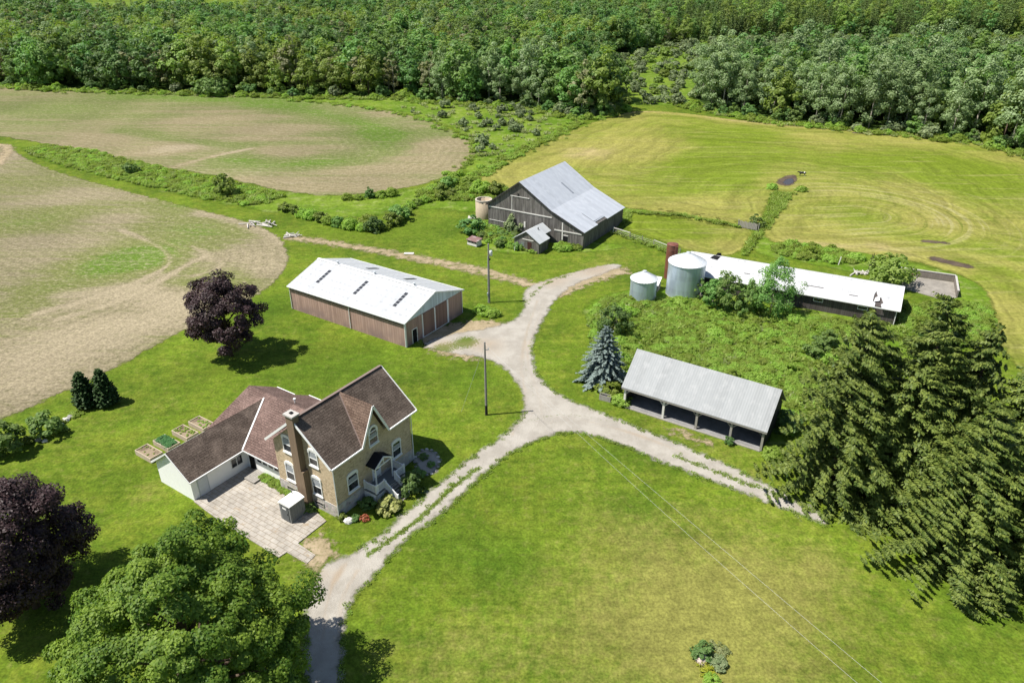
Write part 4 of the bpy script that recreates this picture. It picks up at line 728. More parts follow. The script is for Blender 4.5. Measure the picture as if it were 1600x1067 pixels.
LF = {'maple': leaf_mat('maple_leaf', (.045, .112, .012), (.215, .300, .038), .34, .1), 'purple': leaf_mat('purple_leaf', (.021, .012, .0125), (.074, .041, .043), .2, .1, .3, .55), 'mid': leaf_mat('green_leaf', (.095, .185, .040), (.200, .292, .076), .34, .6, hue=.04),
      'dark': leaf_mat('dark_leaf', (.066, .142, .035), (.152, .245, .070), .32, .6, hue=.04), 'yellow': leaf_mat('yellow_green_leaf', (.135, .21, .034), (.25, .315, .072), .36, .5, hue=.03), 'poplar': leaf_mat('silvery_leaf', (.110, .185, .058), (.290, .375, .175), .28, .35, .35, .5),
      'olive': leaf_mat('olive_leaf', (.135, .150, .065), (.235, .235, .120), .3, .5), 'spruce': leaf_mat('spruce_needle', (.040, .080, .014), (.200, .246, .050), .22, .25), 'blue': leaf_mat('blue_needle', (.070, .108, .098), (.240, .300, .275), .1, .1), 'cedar': leaf_mat('cedar_needle', (.014, .038, .009), (.045, .090, .020), .12, .2), 'pine': leaf_mat('pine_needle', (.088, .150, .042), (.185, .245, .078), .25, .55, hue=.02),
      'weed': leaf_mat('weed_leaf', (.190, .285, .034), (.335, .435, .095), .47, .5, hue=.03), 'grass': leaf_mat('tall_grass_blade', (.140, .225, .022), (.280, .345, .075), .4, .4, hue=.02), 'sedge': leaf_mat('pale_sedge', (.19, .24, .08), (.36, .38, .18), .35, .4), 'willow': leaf_mat('willow_leaf', (.130, .185, .075), (.270, .315, .165), .32, .5),
      'hosta': leaf_mat('hosta_leaf', (.20, .24, .05), (.42, .42, .16), .25, .1), 'veg': leaf_mat('vegetable_leaf', (.03, .12, .03), (.10, .22, .07), .25, .2), 'red': leaf_mat('red_flower', (.34, .07, .04), (.42, .16, .09), .2, .1), 'lime': leaf_mat('lime_leaf', (.20, .24, .015), (.36, .36, .03), .3, .1)}
def solve_base(px, py, z): return G(px, py, z)

# the large trees around the yard
cm, C = crown_mesh('crown', 11, 14.8, 7.8, 1.6, 430, 400, .205, LF['maple'], .125, .13, .16, .22, .62, inner=.55)
MAPLE = G(288, 985, 8.2); plant('maple_tree', 'big green maple with a broad round crown in front of the patio', 'tree', MAPLE, cm, (12, .45, C[::13]), rz=.4)
cm, C = crown_mesh('crown', 23, 13.4, 5.0, 1.4, 250, 320, .21, LF['purple'], .2, .18, .05, .2)
plant('purple_maple', 'large dark purple maple at the edge of the lawn beside the big green maple', 'tree', G(14, 846, 7.4), cm, (10, .35, C[::12]), rz=1.0, group=None)
cm, C = crown_mesh('crown', 44, 12.2, 4.7, 1.7, 150, 230, .26, LF['purple'], .21, .15, .14, .34)
plant('purple_maple', 'dark purple maple standing alone on the lawn next to the stubble field', 'tree', G(362, 556), cm, (8.5, .28, C[::9]), rz=2.0)
SPR = [(1368, 488, 20.5, 7.6, 'tall spruce with its tip nearest the drive shed, leftmost of the spruces'), (1488, 462, 22.5, 7.6, 'tallest spruce standing in the middle of the spruce clump'), (1560, 505, 20.0, 6.6, 'spruce with a dark pointed tip at the field side of the clump'), (1650, 545, 19.0, 7.2, 'spruce at the right edge of the photo with its lower boughs over the lawn'), (1450, 560, 16.5, 7.4, 'shorter spruce in front of the tallest one in the spruce clump'), (1566, 632, 17.0, 7.4, 'broad spruce at the lawn side with drooping boughs over its shadow'), (1715, 650, 17.5, 7.0, 'spruce partly outside the photo in the bottom right of the clump')]
conif = [puff_conifer('crown', 50 + i, 20.0, 7.2, LF['spruce'], 1.05, 11, .5, 78, .52, .05, .80 + .05 * i, .37, .42) for i in range(4)]
for i, (px, py, h, r, lab) in enumerate(SPR):
    o = plant('spruce_tree', lab, 'tree', G(px, py, h), conif[i % 4], (18.5, .34, ()), 'spruces at the lane side', i * 1.3, h / 20.0); o.scale = (r / 6.4, r / 6.4, h / 20.0)
plant('blue_spruce', 'silvery blue spruce between the gravel drive and the drive shed', 'tree', G(942, 596), conifer_mesh('crown', 71, 8.2, 3.6, LF['blue'], .30, 11, 3.0, .24, .02, .74, .42, .62), (7.4, .14, ()))
for k, (px, py, h, lab) in enumerate(((137, 634, 4.7, 'dark clipped cedar in the lawn border, left one of the pair'), (168, 631, 4.9, 'dark cedar in the lawn border with a slimmer top, right one of the pair'))):
    cm = conifer_mesh('crown', 81 + k, 4.8, 1.4, LF['cedar'], .13, 13, 5.0, -.25, .0, .6 + .1 * k, .42, .8); plant('cedar_tree', lab, 'tree', G(px, py), cm, (3.6, .1, ()), 'pair of cedars', k * 2.0, h / 4.8)
def bush_mesh(seed, R, H, mat, n=26, lpc=60, leaf=.2, z0=.0, **kw): return crown_mesh('bush', seed, H, R, z0, n, lpc, leaf, LF[mat], kw.pop('clr', .34), kw.pop('lobes', .2), kw.pop('gap', .05), **kw)[0]
B_green = [bush_mesh(100 + i, 1.0, 1.7, 'dark' if i % 2 else 'mid', 24, 60, .22) for i in range(4)]; B_yel = [bush_mesh(110 + i, 1.0, 1.5, 'yellow', 22, 60, .22) for i in range(2)]; B_wil = [bush_mesh(120 + i, 1.0, 1.5, 'willow', 22, 50, .24) for i in range(3)]; B_weed = [bush_mesh(130 + i, 1.0, 1.1, 'weed', 30, 70, .16) for i in range(3)]; B_low = [bush_mesh(170 + i, 1.0, .62, 'weed', 34, 60, .15, flat=.6, clr=.3) for i in range(3)]
def bush(name, label, px, py, mesh, sc, group=None, cat='shrub', z=1.0, xy=None):
    o = plant(name, label, cat, xy or G(px, py), mesh, None, group, None, sc); o.scale = (sc, sc, sc * z); return o
bush('shrub', 'leafy green shrub in the lawn border below the two cedars', 76, 678, B_green[0], 1.7, z=1.0); bush('shrub', 'larger loose shrub at the left edge of the photo in the lawn border', 12, 708, B_green[2], 2.2, z=.95)
bush('shrub', 'low yellow green hosta between the two border shrubs', 46, 690, B_yel[0], .75, z=.6); bush('shrub', 'low green plant at the foot of the clipped cedar', 118, 648, B_weed[0], .8, z=.5); bush('shrub', 'small green plant behind the border stones', 95, 662, B_weed[1], .6, z=.6)
# bed by the porch
bush('hosta', 'big pale yellow hosta beside the porch stairs', 608, 795, bush_mesh(141, 1.0, 1.1, 'hosta', 26, 34, .34), 1.15, cat='plant', z=.95); bush('shrub', 'dark rounded shrub on the far side of the porch stairs', 643, 768, B_green[1], 1.25)
bush('flowering_plant', 'clump of red flowers at the corner bed by the house', 570, 812, bush_mesh(142, .6, .6, 'red', 14, 40, .14), .8, cat='plant'); bush('shrub', 'small lime green plant at the corner of the house', 536, 811, B_yel[1], .5); bush('shrub', 'small blue green plant between the white rock and the red flowers', 556, 812, B_green[3], .45, z=.7)
for px, py, s, lab in ((575, 790, .8, 'fern like plant in the shade against the stone foundation'), (598, 776, .7, 'low plant in the shade under the porch deck'), (484, 796, .75, 'leafy plant at the foot of the brown chimney'), (655, 742, .7, 'low plant by the corner of the house in the shade')): bush('shrub', lab, px, py, B_green[random.randrange(4)], s, z=.6)
def rock(label, px, py, r, c, name='rock', group=None, xy=None):
    rng = np.random.default_rng(int(px * 7 + py)); m = MB(); n = 9; rows = 5
    for q in range(rows + 1):
        f = math.pi * q / rows
        for i in range(n): t = 6.283 * i / n; k = rng.uniform(.82, 1.12); m.v.append((r * k * math.sin(f) * math.cos(t), r * k * math.sin(f) * math.sin(t) * .8, r * .55 * k * math.cos(f)))
    for q in range(rows):
        for i in range(n): j = (i + 1) % n; m.f.append((q * n + i, (q + 1) * n + i, (q + 1) * n + j, q * n + j))
    o = m.build(name, c); x, y = xy or G(px, py); o.location = (x, y, r * .25); return tag(o, label, 'rock', group)
M_rockw = plain('pale_rock', (.55, .53, .50), .9, .1, .2, 4); M_rockg = plain('grey_rock', (.28, .27, .26), .9, .1, .25, 4); M_rockp = plain('pinkish_rock', (.50, .40, .36), .9, .1, .2, 4)
rock('white boulder in the corner flower bed by the house', 545, 815, .55, M_rockw); rock('pinkish boulder in the little lawn bed at the bottom edge', 1097, 1032, .6, M_rockp)
for i, (px, py, r) in enumerate(((103, 657, .5), (111, 652, .45), (96, 664, .4), (60, 688, .4), (70, 690, .35))): rock('grey field stone lying in the lawn border', px, py, r, M_rockg if i % 2 else M_rockw, 'rock', 'stones of the lawn border')
for i in range(16):
    a = i / 16 * 6.28; rock('stone edging the round bed beside the house', 0, i, .2, M_rockg if i % 3 else M_rockw, 'rock', 'stones round the side bed', G(667 + 19 * math.cos(a), 722 + 20 * math.sin(a)))
sheet('flower_bed', M_gravel, .05, .3, [[(667 + 19 * math.cos(i * .628), 722 + 20 * math.sin(i * .628)) for i in range(10)]], sm=1)
for px, py, s in ((662, 716, .5), (674, 728, .45)): bush('shrub', 'small dark plant inside the round stone edged bed', px, py, B_green[0], s, 'plants of the round bed', z=.7)
# little bed in the front lawn
bush('shrub', 'dark green shrub at the back of the front lawn bed', 1097, 1022, B_green[1], .85, z=.7); bush('shrub', 'lime yellow plant at the near side of the front lawn bed', 1104, 1047, bush_mesh(151, 1, .9, 'lime', 18, 50, .16), .7, z=.6); bush('shrub', 'mixed grey green plant in the middle of the front lawn bed', 1122, 1040, B_wil[0], .75, z=.55); bush('shrub', 'pale dry looking plant at the top of the front lawn bed', 1122, 1015, bush_mesh(152, 1, .9, 'sedge', 18, 50, .16), .8, z=.5); bush('shrub', 'low bright green plant at the bottom of the front lawn bed', 1112, 1064, B_weed[2], .65, z=.6)
# around the farm buildings
bush('shrub', 'lilies growing between the blue spruce and the drive shed', 955, 613, B_weed[0], 1.7, z=.75); bush('shrub', 'second clump of lilies against the corner post of the drive shed', 970, 630, B_weed[1], 1.2, z=.75); bush('shrub', 'tall grass clump at the right hand corner post of the drive shed', 1206, 716, B_weed[2], 1.2, z=.9); bush('shrub', 'small tuft at the foot of a middle post of the drive shed', 1139, 694, B_green[3], .5, z=1.2)
bush('elder_bush', 'dark bush at the corner of the barn and the roofless silo', 738, 364, B_green[1], 2.3, z=.8); bush('elder_bush', 'white flowering bush against the barn beside the outbuilding', 804, 366, B_wil[2], 2.0, z=1.3); bush('shrub', 'yellowish bush at the end of the livestock barn by the feedlot', 1386, 444, bush_mesh(161, 1, 1.5, 'yellow', 34, 70, .15), 3.4, z=.92)
for px, py, s, lab in ((822, 390, 1.0, 'low bush in front of the outbuilding door'), (834, 394, .9, 'low bush at the near corner of the outbuilding'), (886, 386, .9, 'low bush at the near corner of the barn'), (900, 386, .8, 'small bush at the barn end wall'), (1180, 355, 1.6, 'bush beside the grey board gate'), (1252, 299, 1.3, 'low bush by the muddy puddle'), (1206, 295, 1.3, 'low bush at the end of the weedy strip by the puddle'), (754, 488, 1.3, 'burdock patch between the pole and the machine shed'), (770, 493, 1.2, 'burdock patch beside the gravel below the pole'), (1275, 560, 1.8, 'leafy shrub standing in the weeds behind the drive shed'), (1290, 540, 1.6, 'greyish shrub in the weeds below the livestock barn'), (1225, 668, 1.6, 'shrub in the shade at the end wall of the drive shed')): bush('shrub', lab, px, py, (B_weed if s < 1.4 else B_green)[random.randrange(3)], s, z=.8)
# willows and saplings by the bins
def willow(label, px, py, H, R, seed, mat='willow', n=60, lpc=60, leaf=.26, stems=5):
    cm, C = crown_mesh('crown', seed, H, R, .4, n, lpc, leaf, LF[mat], .2, .3, .12, .55, 1.1); o = plant('willow_tree', label, 'tree', G(px, py), cm, (H * .7, .07, C[::max(1, n // 14)], M_palebark)); return o
willow('tall loose willow with pale stems in front of the livestock barn', 1203, 490, 9.4, 3.3, 201, 'mid', 120, 80, .22); willow('bushy willow sapling beside the big grain bin', 1133, 486, 6.8, 2.5, 202, 'mid'); willow('leafy willow sapling at the wall of the livestock barn by the big bin', 1112, 482, 5.2, 2.0, 206, 'mid'); willow('low willow between the tall willow and the bushy one', 1165, 490, 5.0, 2.2, 203, 'mid'); willow('thin sapling against the side of the big grain bin', 1093, 470, 4.2, .9, 204, 'mid', 22, 40); willow('rounded willow in the weeds behind the blue spruce', 960, 520, 4.4, 2.6, 205, 'dark')
bush('shrub', 'lone dark bush in the weedy ditch beside the stubble field', 352, 304, B_yel[0], 2.6, z=1.2); bush('shrub', 'small dark bush in the ditch further from the barn', 205, 272, B_green[0], 1.7)
hedge = [(447, 330), (460, 334), (474, 338), (487, 342), (500, 346), (514, 350), (528, 354), (548, 357), (566, 360), (584, 362), (600, 358), (575, 350), (612, 352), (624, 344), (634, 336), (640, 326), (652, 320), (664, 316), (542, 312), (560, 312), (578, 309), (596, 308), (612, 306), (690, 312), (706, 308), (722, 300), (738, 298)]
for i, (px, py) in enumerate(hedge): bush('ditch_shrub', 'rounded green shrub in the hedge along the crooked ditch', px, py, (B_green[:2] + B_weed + B_yel + B_weed)[random.randrange(10)], random.uniform(.9, 1.6) * (1.25 if 540 < px < 625 and py > 340 else 1), 'shrubs along the crooked ditch', z=random.uniform(.8, 1.1))
for i, (px, py, s) in enumerate(((716, 288, 3.0), (735, 292, 2.6), (752, 302, 2.8), (700, 296, 2.0), (775, 305, 2.2), (690, 300, 1.7))): bush('ditch_shrub', 'large green bush behind the roofless silo', px, py, (B_weed + B_green[:1] + B_yel)[i], s * .9, 'bushes behind the roofless silo')

# ------------------------------------------------------------------ scattered ground cover (nobody could count it): one object per kind
PROTO = {}
def proto(mesh):
    if mesh.name not in PROTO: PROTO[mesh.name] = bpy.data.objects.new(mesh.name + '_source', mesh)
    return PROTO[mesh.name]
def scatter(name, pts, scl, meshes, label, cat, seed=0, group=None, zs=None):
    rng = np.random.default_rng(seed); n = len(pts); me = bpy.data.meshes.new(name); me.vertices.add(n)
    me.vertices.foreach_set('co', np.column_stack([pts, np.zeros(n)]).astype(np.float32).ravel())
    for k, ty, v in (('scl', 'FLOAT', scl), ('rot', 'FLOAT', rng.uniform(0, 6.283, n)), ('vid', 'INT', rng.integers(0, len(meshes), n) if zs is None else zs)):
        a = me.attributes.new(k, ty, 'POINT'); a.data.foreach_set('value', np.asarray(v, np.float32 if ty == 'FLOAT' else np.int32))
    o = tag(link(bpy.data.objects.new(name, me)), label, cat, group, 'stuff'); ng = bpy.data.node_groups.new(name, 'GeometryNodeTree')
    ng.interface.new_socket('Geometry', in_out='INPUT', socket_type='NodeSocketGeometry'); ng.interface.new_socket('Geometry', in_out='OUTPUT', socket_type='NodeSocketGeometry')
    gi = ng.nodes.new('NodeGroupInput'); go = ng.nodes.new('NodeGroupOutput'); ip = ng.nodes.new('GeometryNodeInstanceOnPoints'); jn = ng.nodes.new('GeometryNodeJoinGeometry')
    for ms in meshes[::-1]:
        oi = ng.nodes.new('GeometryNodeObjectInfo'); oi.inputs['Object'].default_value = proto(ms); oi.inputs['As Instance'].default_value = True; ng.links.new(oi.outputs['Geometry'], jn.inputs[0])
    def na(k, ty): nd = ng.nodes.new('GeometryNodeInputNamedAttribute'); nd.data_type = ty; nd.inputs[0].default_value = k; return [s for s in nd.outputs if s.enabled][0]
    cx = ng.nodes.new('ShaderNodeCombineXYZ'); ng.links.new(na('rot', 'FLOAT'), cx.inputs[2])
    ng.links.new(gi.outputs[0], ip.inputs['Points']); ng.links.new(jn.outputs[0], ip.inputs['Instance']); ip.inputs['Pick Instance'].default_value = True
    ng.links.new(na('vid', 'INT'), ip.inputs['Instance Index']); ng.links.new(cx.outputs[0], ip.inputs['Rotation']); ng.links.new(na('scl', 'FLOAT'), ip.inputs['Scale']); ng.links.new(ip.outputs[0], go.inputs[0])
    md = o.modifiers.new('scatter', 'NODES'); md.node_group = ng; return o
def pts_in(polys, dens, seed, sm=2, holes=(), px=True):
    rng = np.random.default_rng(seed); out = []
    for a in polys:
        A = smooth(Gs(a), sm) if px else np.asarray(a, float); lo, hi = A.min(0), A.max(0); n = int((hi - lo).prod() * dens); P = rng.uniform(lo, hi, (n, 2)); P = P[inside(P, A)]
        for h in holes: P = P[~inside(P, np.asarray(h, float))]
        out.append(P)
    return np.vstack(out)
def along(lines, step, spread, seed):
    rng = np.random.default_rng(seed); out = []
    for a in lines:
        A = smooth(Gs(a), 2, False)
        for p, q in zip(A[:-1], A[1:]):
            n = max(1, int(np.hypot(*(q - p)) / step + rng.uniform())); t = rng.uniform(0, 1, (n, 1)); out.append(p + (q - p) * t + rng.normal(size=(n, 2)) * spread)
    return np.vstack(out)
def grass_mesh(name, seed, n, h, r, mat, w=.05):
    rng = np.random.default_rng(seed); a = rng.uniform(0, 6.283, n); rr = r * np.sqrt(rng.uniform(0, 1, n)); base = np.stack([rr * np.cos(a), rr * np.sin(a), np.zeros(n)], 1)
    d = unit(np.stack([np.cos(a), np.sin(a), np.zeros(n)], 1) * rng.uniform(.1, .8, (n, 1)) + [0, 0, 1.0] + rng.normal(size=(n, 3)) * .15); ln = h * rng.uniform(.5, 1.1, n); nr = unit(np.cross(d, rng.normal(size=(n, 3)))); nr = unit(nr + [0, 0, 1.3])
    V, F = cards(base + d * (ln / 2)[:, None], nr, ln, ln * w + .03, rng, d); return mesh_np(name, V, F, [LF[mat]], np.repeat(rng.uniform(0, 1, n), 4))
GR = [grass_mesh('grass_tuft', 300 + i, 70, .85, .55, 'grass', .12) for i in range(3)]; SG = [grass_mesh('sedge_tuft', 310 + i, 70, .7, .5, 'sedge', .12) for i in range(2)]; LOWG = [grass_mesh('short_tuft', 320 + i, 36, .22, .22, 'grass', .16) for i in range(2)]
WEEDP = [[(912, 485), (960, 462), (1040, 470), (1110, 462), (1180, 482), (1300, 500), (1405, 512), (1340, 560), (1300, 600), (1260, 650), (1222, 690), (1228, 612), (1000, 548), (975, 590), (930, 560)], [(1415, 478), (1470, 472), (1545, 472), (1555, 520), (1480, 560), (1400, 545), (1395, 505)], [(1200, 396), (1215, 376), (1340, 394), (1352, 410), (1290, 412)]]
bh = [[HW2 for HW2 in ((lb0[0], lb0[1]), (lb0[0] + Lb * math.cos(LA), lb0[1] + Lb * math.sin(LA)), (lb0[0] + Lb * math.cos(LA) - 10.2 * math.sin(LA), lb0[1] + Lb * math.sin(LA) + 10.2 * math.cos(LA)), (lb0[0] - 10.2 * math.sin(LA), lb0[1] + 10.2 * math.cos(LA)))], [(D0[0] + s * math.cos(DA) - t * math.sin(DA), D0[1] + s * math.sin(DA) + t * math.cos(DA)) for s, t in ((-.5, -.5), (17.5, -.5), (17.5, 7.6), (-.5, 7.6))]]
P = pts_in(WEEDP, 3.2, 1, 1, bh); rng = np.random.default_rng(2); scatter('undergrowth', P, rng.uniform(.35, .85, len(P)) * (1 + .9 * (rng.uniform(size=len(P)) > .97)), B_low + B_weed[:1] + B_low + GR + GR + SG, 'thick bright green weeds filling the ground behind the drive shed', 'weeds', 3)
DITCH = [[(24, 231), (110, 229), (195, 250), (310, 276), (400, 294), (455, 308), (400, 324), (330, 313), (250, 296), (160, 275), (80, 255)]]
P = pts_in(DITCH, 1.3, 4); scatter('tall_grass', P, rng.uniform(.5, 1.3, len(P)), GR + GR + GR + B_low + SG[:1], 'strip of tall grass and weeds along the ditch between the two fields', 'grass', 5)
P = np.vstack([along([[(740, 278), (800, 243), (870, 212), (905, 192)]], .3, 1.4, 6), along([[(452, 157), (560, 167), (640, 181), (700, 201), (740, 226), (742, 242), (722, 264), (690, 284)]], 1.2, 1.2, 7), pts_in([[(640, 300), (720, 284), (780, 292), (800, 302), (760, 318), (700, 312), (660, 316)]], .9, 8)])
scatter('tall_grass', P, rng.uniform(.6, 1.4, len(P)), GR + B_low[:1], 'tall grass along the hay field boundary and the seeded field edge', 'grass', 9)
P = pts_in([[(735, 358), (790, 347), (815, 368), (800, 385), (870, 390), (800, 392), (760, 380)], [(868, 384), (910, 388), (905, 392), (870, 392)]], 2.2, 10); scatter('undergrowth', P, rng.uniform(.5, 1.0, len(P)), B_weed + B_green[:1], 'nettles and weeds growing against the front of the barn', 'weeds', 11)
P = np.vstack([along([[(985, 333), (1060, 336), (1110, 346), (1156, 356)], [(985, 333), (975, 345), (965, 352)], [(962, 365), (985, 373), (1020, 385), (1045, 394)], [(1212, 300), (1205, 330), (1190, 352)], [(1236, 302), (1216, 330), (1195, 358)], [(1190, 360), (1175, 380), (1160, 398)]], .35, .35, 12), pts_in([[(1190, 358), (1213, 300), (1232, 302), (1212, 335)]], 1.2, 13)])
scatter('tall_grass', P, rng.uniform(.5, 1.1, len(P)), GR, 'unmown grass standing along the paddock fences and the strip to the puddle', 'grass', 14)
P = pts_in([[(560, 165), (700, 165), (800, 170), (895, 188), (850, 216), (780, 248), (745, 262), (748, 235), (720, 205), (650, 180)]], .055, 15); scatter('sedge', P, rng.uniform(.8, 2.2, len(P)), SG + B_wil[:1] + SG, 'pale sedge tussocks dotted over the wet meadow', 'sedge', 16)
P = np.vstack([along([[(478, 1060), (480, 960), (488, 915)], [(x + 2, y + 2) for x, y in EDGE_R], EDGE_L[7:], EDGE_U, [(820, 478), (845, 445), (900, 427)]], .32, .16, 17), along([STRIP[0], STRIP[1]], .16, .2, 18)])
scatter('verge_grass', P, rng.uniform(.5, 1.3, len(P)), LOWG, 'short ragged grass along the edges and the middle of the gravel drive', 'grass', 19)

# ------------------------------------------------------------------ poles, wires, fences, small things
M_pole = plain('grey_pole_wood', (.24, .225, .205), .9, .1, .2, 4, streak=((.33, .32, .30), .5)); M_poledark = plain('tarred_pole_butt', (.03, .028, .026), .9, .1); M_wire = plain('aluminium_wire', (.42, .42, .40), .5, .4, .02)
p1 = thing('utility_pole', 'wooden utility pole with a white transformer can beside the machine shed', 'utility pole', (*G(764.5, 473), 0), 0, 'wooden utility poles')
MB().tube((0, 0, -.1), (0, 0, 10.0), .17, .11, 12).build('pole', M_pole, p1); m = MB(); m.lathe([(0, 8.1), (.24, 8.12), (.24, 8.85), (.18, 8.95), (0, 9.0)], 14, (.38, -.12)); o = m.build('transformer', plain('pale_grey_enamel', (.62, .64, .64), .4, .4, .05), p1, True)
m = MB(); m.beam((0, 0, 8.6), (.3, -.1, 8.6), .1); m.beam((.38, -.12, 9.0), (.38, -.12, 9.25), .06); m.build('bracket', M_dark, o); MB().box(-.32, -.14, -.2, .05, 1.3, 1.75).build('meter_box', M_zinc, p1); MB().tube((-.2, -.1, 0), (-.14, -.1, 8.0), .03, n=6).build('conduit', M_zinc, p1)
MB().box(.1, .3, -.2, 0, 7.35, 7.6).build('fuse_box', M_dark, p1)
p2 = thing('utility_pole', 'bare wooden utility pole on the lawn at the bend of the gravel drive', 'utility pole', (*G(760, 648), 0), 0, 'wooden utility poles')
MB().tube((0, 0, 1.4), (-.04, 0, 10.05), .155, .10, 12).build('pole', M_pole, p2); MB().tube((0, 0, -.1), (0, 0, 1.4), .175, .158, 12).build('pole_butt', M_poledark, p2); m = MB(); m.beam((-.04, -.02, 9.0), (.4, -.02, 9.05), .06); m.tube((.38, -.02, 9.05), (.38, -.02, 9.25), .06, n=8); m.build('insulator_arm', M_zinc, p2); m = MB(); m.tube((-.04, 0, 9.6), (-3.1, 0.6, .02), .014, n=5); m.build('guy_wire', M_wire, p2)
def wire(label, a, b, sag, r=.008):
    a, b = Vector(a), Vector(b); m = MB(); n = 24; pts = []
    for i in range(n + 1): t = i / n; p = a.lerp(b, t); p.z -= sag * 4 * t * (1 - t); pts.append(p)
    for p, q in zip(pts, pts[1:]): m.tube(p, q, r, n=5, cap=False)
    return tag(m.build('overhead_wire', M_wire, recalc=False), label, 'wire', 'wires over the front lawn')
b2 = G(760, 648)
wire('upper pale overhead wire crossing the front lawn from the bare pole', (b2[0] + .3, b2[1], 9.2), (*G(1480, 1152, 9.2), 9.2), .15); wire('lower pale overhead wire crossing the front lawn, left of the other one', (b2[0] - .05, b2[1] - .1, 9.9), (*G(1480, 1187, 9.2), 9.2), .75)
# wire fence from the barn to the rusty silo
fp = [G(x, y) for x, y in ((958, 365), (984, 373), (1003, 379), (1021, 385), (1043, 393), (1062, 399))]; fa = Vector((*fp[0], 0))
fn = thing('wire_fence', 'old wire fence with grey posts running from the barn to the rusty silo', 'fence', fa)
L_ = [Vector((x, y, 0)) - fa for x, y in fp]
for q in L_: MB().tube((q.x, q.y, 0), (q.x, q.y, 1.35), .07, n=7).build('post', M_barnwhite if q is L_[0] else M_greywood, fn)
m = MB()
for a, b in zip(L_, L_[1:]):
    for z in (.35, .7, 1.05): m.tube(a + Vector((0, 0, z)), b + Vector((0, 0, z)), .012, n=4, cap=False)
m.beam(L_[0] + Vector((0, 0, 1.25)), L_[1] + Vector((0, 0, 1.25)), .09); m.beam(L_[3] + Vector((0, 0, 1.28)), L_[4] + Vector((0, 0, 1.2)), .07); m.build('rail', M_barnwhite, fn)
ga, gb = G(1153, 355), G(1184, 361); gt = thing('board_gate', 'grey wooden board gate at the far corner of the paddock', 'gate', (*ga, 0), math.atan2(gb[1] - ga[1], gb[0] - ga[0])); ln = math.hypot(gb[0] - ga[0], gb[1] - ga[1])
m = MB()
for i in range(int(ln / .3)): m.box(i * .3, i * .3 + .26, -.03, .03, .05 + .04 * (i % 3), 1.35 + .07 * ((i * 5) % 3))
m.build('boards', M_greywood, gt)
for s in (-.06, ln): MB().box(s, s + .14, -.1, .1, 0, 1.6).build('post', M_greywood, gt)
# little hut with rusty lid
ha, hb = Vector((-8.6, 133.55, 0)), Vector((-6.75, 132.1, 0)); hr = math.atan2(hb.y - ha.y, hb.x - ha.x); hl = (hb - ha).length
hut = thing('chicken_hut', 'tiny wooden hut with a rusty flat roof on the grass before the barn', 'hut', ha, hr)
m = MB(); m.box(0, hl, 0, .05, .1, .55); m.box(0, .05, .05, 1.5, .1, 1.15); m.box(hl - .05, hl, .05, 1.5, .1, 1.15); m.box(0.05, hl - .05, 1.45, 1.5, .1, 1.15); m.build('wall', M_barnwhite, hut)
m = MB()
for i in range(7): m.beam((.1 + i * (hl - .2) / 6, .03, .55), (.1 + i * (hl - .2) / 6, .03, 1.1), .07)
m.build('slat', M_barnwhite, hut); MB().box(.05, hl - .05, .3, .34, .1, 1.1).build('hut_inside', plain('dark_red_inside', (.05, .015, .012), .9, .1), hut)
m = MB(); m.slab([(-.15, -.2, 1.15), (hl + .15, -.2, 1.15), (hl + .15, 1.7, 1.4), (-.15, 1.7, 1.4)], .05); m.build('roof', plain('rusty_tin', (.19, .115, .105), .7, .2, .2, 3, dirt=((.45, .42, .42), .6)), hut)
# bleached brush piles at the field corner
def pile(label, px, py, n, ln, spread, seed, stick):
    r = random.Random(seed); o = thing('log_pile', label, 'log pile', (*G(px, py), 0), 0, 'piles of bleached logs')
    for i in range(n):
        a = r.gauss(stick, .7); l = ln * r.uniform(.4, 1.0); c = Vector((r.gauss(0, spread), r.gauss(0, spread * .5), .15 + .55 * r.random() * (1 - i / n))); h = Vector((math.cos(a), math.sin(a), r.uniform(-.05, .18))) * l / 2; k = r.uniform(.09, .2); m = MB(); m.tube(c - h, c + h, k, k * .5, 7)
        if i % 3 == 0: m.tube(c + h * .3, c + h * .6 + Vector((r.gauss(0, .5), r.gauss(0, .5), .5)), k * .5, k * .2, 5)
        m.build('log', M_bleach, o)
    return o
M_bleach = plain('bleached_wood', (.50, .47, .43), .9, .1, .25, 3)
pile('longer pile of bleached grey logs at the rim of the stubble field', 407, 352, 17, 4.2, 1.3, 3, -.5); pile('rounder small pile of bleached logs nearer the machine shed', 455, 370, 11, 3.0, .6, 8, -.3)
tag(MB().box(-.9, .9, -.35, .35, 0, .12).build('white_board', M_barnwhite), 'pale flat board lying on the farm track behind the machine shed', 'board').location = (*G(639, 397), .05)
tg = thing('planter_box', 'small grey weathered box among the lilies by the drive', 'box', (*G(946, 625), 0), -.5)
m = MB(); m.box(-.75, .75, -.3, -.24, 0, .75); m.box(-.75, .75, .24, .3, 0, .75); m.box(-.75, -.69, -.24, .24, 0, .75); m.box(.69, .75, -.24, .24, 0, .75); m.build('box_side', M_greywood, tg); MB().box(-.69, .69, -.24, .24, 0, .6).build('soil', M_dark, tg)
